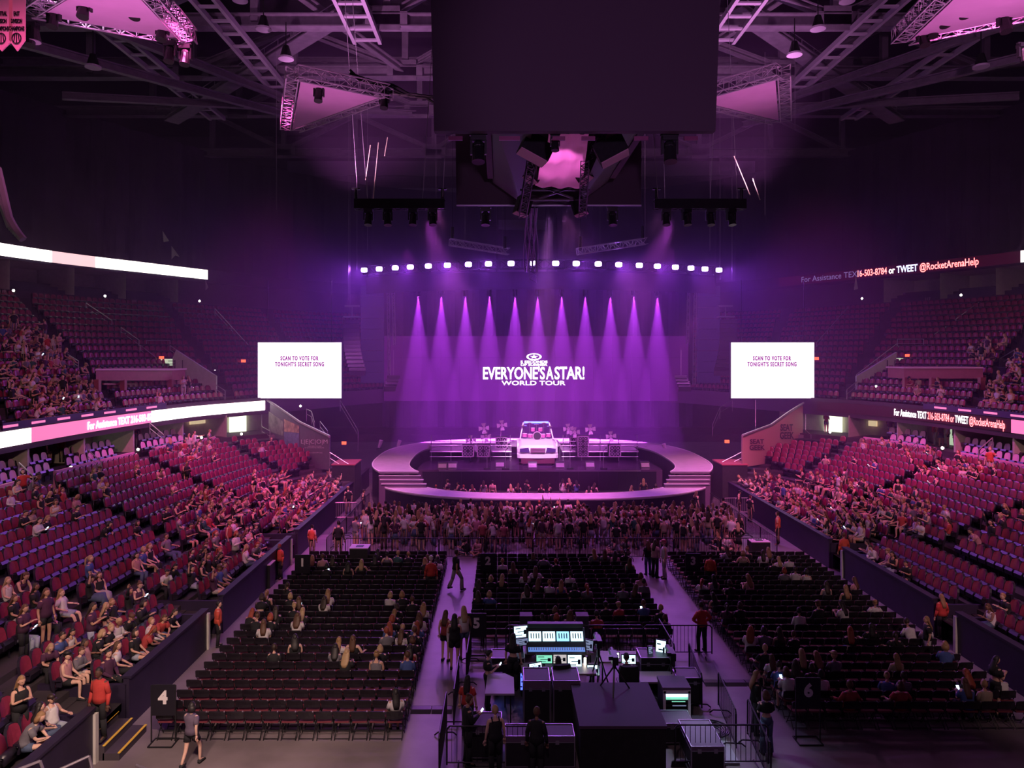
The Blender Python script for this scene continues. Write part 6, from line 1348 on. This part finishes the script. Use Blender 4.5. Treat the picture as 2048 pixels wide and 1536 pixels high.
def look(r=pr,**kw):
    d=dict(skin=r.choices(SKINS,[5,4,3,1.2])[0],hc=r.choices(HAIRC,[5,6,3,3,4,1.2])[0],hair=r.choices(['long','wavy','bob','short','bun','tail','hat'],[6,3,2,4,1,1.5,.8])[0],tc=pick(TOPC,r),top=r.choices(['tee','long','tank','crop'],[6,2.5,2.5,1])[0],bc=pick(BOTC,r),bot=r.choices(['trousers','shorts','skirt','wide','longskirt'],[4,3.5,1.5,1.2,.3])[0],sc=r.uniform(.93,1.05))
    if d['hair']=='short': d['top']=r.choice(['tee','tee','long']); d['bot']=r.choice(['trousers','shorts'])
    d.update(kw); return d
PEOPLE=[]
def person(pose,p,rz,place,grp,**kw):
    PEOPLE.append(dict(pose=pose,p=Vector(p),rz=rz,place=place,grp=grp,L=look(**kw)))
HN={'long':'long %s hair','wavy':'wavy %s hair','bob':'bobbed %s hair','short':'short %s hair','bun':'%s hair bun','tail':'%s ponytail','hat':'%s cap'}
TN={'tee':'tee','long':'sleeved top','tank':'tank top','crop':'crop top'}
def color(c): return (*c,1)
used_l={}
def build_person(q):
    L=q['L']; pose=q['pose']
    lab='person, %s, %s %s, %s'%(HN[L['hair']]%L['hc'][1],L['tc'][1],TN[L['top']],q['place'])
    ws=lab.split(); lab=' '.join(ws[:16])
    me,_=pm('body',pose,''); o=bpy.data.objects.new('person',me); col.objects.link(o); o.color=color(L['skin'][0]); o.location=q['p']; o.rotation_euler=(0,0,q['rz']); o.scale=(L['sc'],)*3
    g=None
    if lab in used_l: g='lookalike people: '+q['grp']; 
    used_l.setdefault(lab,[]).append(o)
    setp(o,lab,'person')
    for kind,sub,c in (('top',L['top'],L['tc'][0]),('bot',L['bot'],L['bc'][0]),('hair',L['hair'],L['hc'][0]),('shoe','',(.02,.02,.025))):
        me,nm=pm(kind,pose,sub); h=bpy.data.objects.new(nm,me); col.objects.link(h); h.parent=o; h.color=color(c)
    return o
# named figures seen clearly in the photograph
def fp(px,py,z=0): p=flr(px,py,z); p.z=z; return p
RED=((.50,.045,.04),'red'); ORG=((.60,.09,.05),'orange-red'); WHT=((.62,.58,.60),'white'); BLK=((.012,.012,.016),'black'); BLU=((.05,.09,.3),'blue'); DEN=((.07,.10,.18),'denim')
DKS=((.11,.05,.035),'')
person('stand',(-13.15,18.6,.0) and at(200,1478,18.5),2.95,'usher leaning by the near left steps','staff',top='long',tc=RED,bc=BLK,bot='trousers',hair='short',hc=HAIRC[4],skin=(DKS[0],''),sc=1.08)
for (px,py,Y,rz,pl,kw) in ((436,1262,25.4,-1.2,'usher at the left wall gap',dict(tc=ORG,hair='short')),(560,1135,33,2.5,'usher at left wall, farther gap',dict(tc=ORG,hair='short')),(624,1112,36,-.3,'usher in orange by pit fence left',dict(tc=ORG,hair='bun')),(862,1195,30,.1,'usher in left centre aisle',dict(tc=RED,hair='hat',hc=((.6,.55,.5),'pale'))),(1421,1180,31,-.4,'usher beside section sign three',dict(tc=ORG,hair='short')),(1403,1303,24.4,.3,'usher in right centre aisle',dict(tc=RED,hair='short')),(1884,1278,25.3,.15,'standing at right wall gap',dict(tc=RED,hair='long',hc=HAIRC[2])),(1556,1090,38,1.0,'usher at right pit corner',dict(tc=ORG,hair='short')),(1688,1140,33.5,.2,'usher at right wall, farther gap',dict(tc=ORG,hair='short')),(935,1470,19.1,-.2,'usher seen from behind, left of desk',dict(tc=RED,hair='long',hc=HAIRC[4])),(650,1022,45,.8,'usher leaning on wall left far',dict(tc=ORG,hair='short'))):
    p=at(px,py,Y); z=max(0,p.z) if px in(436,) else 0
    q=flr(px,py,0); p=Vector((q.x,q.y,0)) if px not in(436,560) else Vector((p.x,p.y,.0))
    person('stand_hip' if px in(1403,) else 'stand',p,rz,pl,'staff',top='long' if px!=935 else 'tee',bc=BLK,bot='trousers',**kw)
for (px,py,pose,rz,pl,kw) in ((1533,1508,'stand_phone',.1,'at right aisle foreground, from behind',dict(tc=BLK,top='crop',bc=DEN,bot='wide',hair='bob',hc=HAIRC[1],skin=SKINS[1])),(1511,1468,'stand',-1.6,'facing companion, right aisle foreground',dict(tc=BLK,top='long',bc=BLK,bot='trousers',hair='wavy',hc=HAIRC[2])),
 (891,1322,'stand',-.3,'aisle trio left of sign five',dict(tc=((.30,.05,.05),'maroon'),top='tank',bot='shorts',bc=BLK,hair='long',hc=HAIRC[1])),(909,1338,'stand_phone',.0,'with white bag, aisle trio middle',dict(tc=BLK,top='tank',bot='shorts',bc=BLK,hair='long',hc=HAIRC[4])),(928,1318,'stand',.2,'aisle trio, beside sign five',dict(tc=((.5,.4,.4),'pale'),top='tank',bot='shorts',bc=DEN,hair='long',hc=HAIRC[3])),(912,1182,'walk',-.9,'striding through left centre aisle',dict(tc=BLK,top='tee',bot='wide',bc=((.3,.27,.3),'grey'),hair='short')),
 (677,1118,'stand',.0,'in black suit by pit fence left',dict(tc=BLK,top='long',bc=BLK,bot='trousers',hair='short',hc=HAIRC[4],sc=1.12)),(1296,1150,'stand',.2,'aisle group left, near sign three',dict(tc=BLK,bot='trousers')),(1310,1155,'stand_point',-.8,'aisle group middle, near sign three',dict(tc=((.45,.25,.28),'pink'),bc=BLK,bot='wide')),(1329,1157,'stand',1.5,'aisle group right, near sign three',dict(tc=WHT,top='tank',bc=((.5,.45,.45),'cream'),bot='wide',hair='hat',hc=((.5,.1,.15),'red'))),
 (1855,1330,'stand',1.3,'standing in dark at right wall gap',dict(tc=BLK,bc=((.4,.38,.4),'cream'),bot='trousers')),(1990,1430,'stand_phone',-1.4,'beside right wall, lower right',dict(tc=BLK,bc=BLK,hair='long',hc=HAIRC[4])),(383,1535,'walk',-.2,'walking, blurred, beside sign four',dict(tc=((.12,.09,.14),'dark'),top='tee',bc=BLK,bot='shorts',hair='bob',hc=HAIRC[4])),(965,1105,'stand',.0,'behind sign two, rust shirt',dict(tc=((.3,.07,.07),'rust'),bc=BLK,bot='trousers',hair='short')),(987,1106,'stand',.05,'by barriers behind sign two',dict(tc=WHT,bc=DEN,bot='trousers',hair='short',hc=HAIRC[4])),(1008,1106,'stand',-.1,'patterned shirt, behind sign two',dict(tc=((.28,.08,.10),'patterned'),top='tee',bc=DEN,bot='trousers',hair='short',hc=HAIRC[1]))):
    q=flr(px,py,0); person(pose,(q.x,q.y,0),rz,pl,'aisle',**kw)
# crew at the control area
for (x,y,z,pose,rz,pl,kw) in ((-2.35,21.9,.12,'stand',-.3,'crew left of the road cases',{}),(-1.05,21.15,.12,'sit',.1,'crew seated at second desk',dict(hair='long',hc=HAIRC[4])),(.95,21.1,.2,'sit_phone',0,'crew on office chair',dict(hair='short')),(-2.85,17.7,0,'stand',.2,'crew dark silhouette bottom left',dict(hair='short',sc=.98)),(-1.85,17.55,0,'stand',-.2,'crew dark silhouette bottom centre',dict(hair='short',hc=HAIRC[1],sc=1.0)),(-3.55,18.1,0,'stand_phone',-1.2,'crew leaning on left barrier',dict(hair='bun')),(-3.1,21.0,0,'stand_phone',-1.4,'crew beside pale table',dict(hair='short'))):
    person(pose,(x,y,z),rz,pl,'crew',tc=BLK,bc=BLK,bot='trousers',**kw)
# the standing pit crowd
bags=[]
lines=[(37.15,.28),(37.9,.62),(38.6,.85),(39.3,.95),(40.0,1),(40.7,.95),(41.4,.9),(42.1,.8)]
for li,(Y,dn) in enumerate(lines):
    x=-10.4+pr.uniform(0,.4); n=0
    while x<10.4:
        if pr.random()<dn*(1 if abs(x)<8.8 or li>2 else .6) and not(li<2 and abs(x+2.2)<.9):
            n+=1; person(pr.choices(['stand','stand_phone','stand_hip','stand_up','stand_cross','stand_point'],[8,3,1.5,.5,2,.6])[0],(x+pr.uniform(-.08,.08),Y+pr.uniform(-.22,.22),0),pr.gauss(0,.5),'pit, %s line, %s from left'%(ordw(li) if li else 'rearmost',onum(n)),'pit crowd')
        x+=.56 if li>1 else .7
for i,(x,y) in enumerate(((-4.6,36.9),(-3.9,36.7),(9.0,37.6),(9.5,37.9),(8.6,37.9),(3.0,37.0),(3.6,36.8))): person('crouch',(x,y,0),pr.uniform(-1,3),'sitting on the pit floor, %s'%('left rear','left rear, second','right corner','right corner, second','right corner, third','centre rear','centre rear, second')[i],'pit floor sitters')
for i,x in enumerate((-7.0,-6.3,-5.6,-5.2,-4.6,-3.9,-3.3,-2.1,-1.6,-1.0,-.1,.5,1.4,1.9,2.4,3.0,3.4,5.8,6.9,7.5,8.2,8.6)):
    person(pr.choice(['stand','stand_phone','stand_cross']),(x,47.6+pr.uniform(-.8,1.6)+.2*abs(x)*.3,0),pr.gauss(0,.6),'inside the runway ring, %s from left'%onum(i+1),'ring crowd')
for i,(px,py) in enumerate(((588,1020),(600,1005),(702,960),(735,985),(715,975),(1500,1010),(1478,1000),(1447,1020),(1392,1000))):
    q=flr(px,py+35,0); person('stand',(q.x,min(q.y,46),0),pr.uniform(-2,2),'crew near the stage corner, %s'%('far left','far left, second','left of stage','left of stage, second','left of stage, third','right of stage','right of stage, second','right of stage, third','right of stage, fourth')[i],'stage hands',tc=BLK,bc=BLK,bot='trousers')
# seated on the floor chairs
for c in FCH:
    if c['occ']:
        n=sum(1 for d in FCH if d['blk']==c['blk'] and d['r']==c['r']); k=c['i']+1
        person(pr.choices(['sit','sit_phone','sit_lean','sit_back','sit_cross'],[5,4,1,1.5,1])[0],c['p']+Vector((0,.02,-.04)),pr.gauss(0,.22),'%s floor block, %s row, %s from left'%(c['blk'],onum(c['r']+1),onum(k)),'floor seats %s'%c['blk'])
# seated in the bowl; a few stand
for t,q in SEATED:
    nm='left' if q['s']<0 else 'right'
    up=pr.random()<.07; row=(NB+2-q['row']+1) if t=='lower' else q['row']+1
    n=Vector((-math.sin(q['rz']),math.cos(q['rz']),0)); pos=q['p']+n*(.05 if not up else .42)+Vector((0,0,-.04 if not up else 0))
    person('stand' if up and pr.random()<.5 else 'stand_phone' if up else pr.choices(['sit','sit_phone','sit_lean','sit_back','sit_cross','sit_wave'],[4,5,2,1.5,1.5,.6])[0],pos,q['rz']+pr.gauss(0,.35)+(.35 if q['s']<0 else -.35)*(-1 if 0 else 1)*0,'%s %s stand, %s row, %s seat'%(t,nm,onum(row),onum(q['i']+1)),'%s %s stand'%(t,nm))
# suites and doorways
for i,(px,py,Y,kw) in enumerate(((118,918,37,dict(tc=RED)),(103,912,38,{}),(272,888,42,dict(tc=ORG)),(362,800,50,{}),(375,805,50,{}),(278,822,46,dict(tc=BLK,sc=1.1)),(1468+180,870,52,{}),(1865,872,43,dict(tc=RED)),(1880,875,43.5,{}),(1902,870,44,{}),(1915,868,44.5,{}),(1795,842,47,{}),(1780,850,47,{}),(1985,930,38,dict(tc=ORG,hair='bun',hc=HAIRC[3])),(45,985,35,dict(tc=RED)),(340,900,44,{}),(375,905,45,{}),(385,905,45,{}),(1878,770,50,dict(tc=ORG)),(98,715,48,dict(tc=RED)),(108,712,49,dict(tc=WHT)),(92,690,49,{}))):
    s=-1 if px<1000 else 1
    if i in(3,4,18,19,20,21,22): p=mz(px,py).copy()
    elif i in(13,14,15,16,17): p=near_lower(px,py)['p']+Vector((0,0,0))
    else:
        cc=offset(FC,2.9); k=int(np.argmin([abs(proj((x*(-1 if s>0 else 1),y,4.6))[0]-px)+(0 if y>15 else 1e4) for x,y in cc])); p=Vector((cc[k][0]*(-1 if s>0 else 1),cc[k][1],ZT+.7))
    person(pr.choice(['stand','stand_point','stand_phone']),p-Vector((0,0,.0)),pr.uniform(-2.5,2.5) if i not in(2,7) else 1,'standing %s, %s'%('by the left suites' if s<0 else 'by the right suites',('usher at frame edge doorway','first doorway','second doorway, facing seats','white wall shadow','white wall shadow, second','behind the ribbon, broad','corner doorway','lit doorway, usher','lit doorway, second','lit doorway, third','lit doorway, fourth','counter','counter, second','above the aisle, usher','at the aisle head','aisle','aisle, second','aisle, third','in front of concession box','upper group, first','upper group, second','upper group, third')[i]),'suite level',**kw)
PEOPLE.sort(key=lambda q:q['p'].y)
vp=[q for q in PEOPLE if inview(q['p'],60)]
for q in vp[:298]: build_person(q)
for lab,os_ in used_l.items():
    if len(os_)>1:
        for o in os_: o['group']='lookalikes: '+lab[:60]
# the rest of the crowd: one object, tinted per figure
rest=vp[298:]
Vs=[];Fs=[];off=0;VV=[];LL=[];LS=[];TT=[]
for q in rest:
    L=q['L']; c,s=math.cos(q['rz']),math.sin(q['rz'])
    for kind,sub,cc in (('body','',L['skin'][0]),('top',L['top'],L['tc'][0]),('bot',L['bot'],L['bc'][0]),('hair',L['hair'],L['hc'][0])):
        mb,_=pm(kind,q['pose'],sub,True)
        if not hasattr(mb,'np'): mb.np=(np.array([tuple(v) for v in mb.v],float),np.array([i for f in mb.f for i in f]),np.array([len(f) for f in mb.f]))
        V,fl,ls=mb.np; V=V*L['sc']; W=np.c_[V[:,0]*c-V[:,1]*s+q['p'].x,V[:,0]*s+V[:,1]*c+q['p'].y,V[:,2]+q['p'].z]
        VV.append(W); LL.append(fl+off); LS.append(ls); off+=len(V); TT.append(np.tile(np.array([*cc,1.0]),(len(V),1)))
if rest:
    VV=np.concatenate(VV);LL=np.concatenate(LL);LS=np.concatenate(LS);TT=np.concatenate(TT)
    me=bpy.data.meshes.new('crowd'); me.vertices.add(len(VV)); me.vertices.foreach_set('co',VV.reshape(-1)); me.loops.add(len(LL)); me.loops.foreach_set('vertex_index',LL); me.polygons.add(len(LS)); me.polygons.foreach_set('loop_start',np.r_[0,np.cumsum(LS)[:-1]]); me.polygons.foreach_set('loop_total',LS)
    me.materials.append(M['tint']); me.update(calc_edges=True); me.polygons.foreach_set('use_smooth',[True]*len(LS))
    a_=me.attributes.new('tint','FLOAT_COLOR','POINT'); a_.data.foreach_set('color',TT.reshape(-1).astype(np.float32))
    o=bpy.data.objects.new('crowd',me); col.objects.link(o); setp(o,'more distant people of the crowd in the stands and pit','crowd',kind='stuff')
print('people',len(vp),'lower',len(LOWER),'mezz',len(MEZZ),'chairs',len(FCH))
# things people hold
M['phone']=mat('phone_glow',(.5,.6,.8),.3,emit=(.6,.8,1),es=3)
ph=0
for q in vp:
    if q['pose'] in('sit_phone','stand_phone') and pr.random()<.17 and ph<34:
        j=_c[('j',q['pose'])]; h=(j['wrl']+j['wrr'])/2+Vector((0,.10,.05)); mt=Matrix.Translation(q['p'])@Matrix.Rotation(q['rz'],4,'Z'); h=mt@(h*q['L']['sc']); ph+=1
        mb=MB(); mb.box((0,0,0),(.075,.012,.15),0,-.7); mb.tr(Matrix.Translation(h)@Matrix.Rotation(q['rz'],4,'Z')); setp(mb.build('phone','phone'),'lit phone held by person with %s in %s %s, %s'%(HN[q['L']['hair']]%q['L']['hc'][1],q['L']['tc'][1],TN[q['L']['top']],q['grp']),'phone','lit phones in the crowd')
p=flr(903,1320,0); T=thing('tote_bag','white printed tote bag hanging from the aisle trio','bag',(p.x+.05,p.y-.28,.75)); mb=MB(); b=Vector((p.x+.05,p.y-.3,.75)); mb.loft([[b+Vector((x*w_,y,z)) for x,y in ((-1,-.06),(1,-.06),(1,.06),(-1,.06))] for w_,z in ((.17,0),(.19,.2),(.18,.42))]); mb.build('body','carw',T); mb=MB(); mb.path([b+Vector((-.1,0,.4)),b+Vector((-.06,.05,.65)),b+Vector((.06,.05,.65)),b+Vector((.1,0,.4))],.012,5); mb.build('strap','black',T)
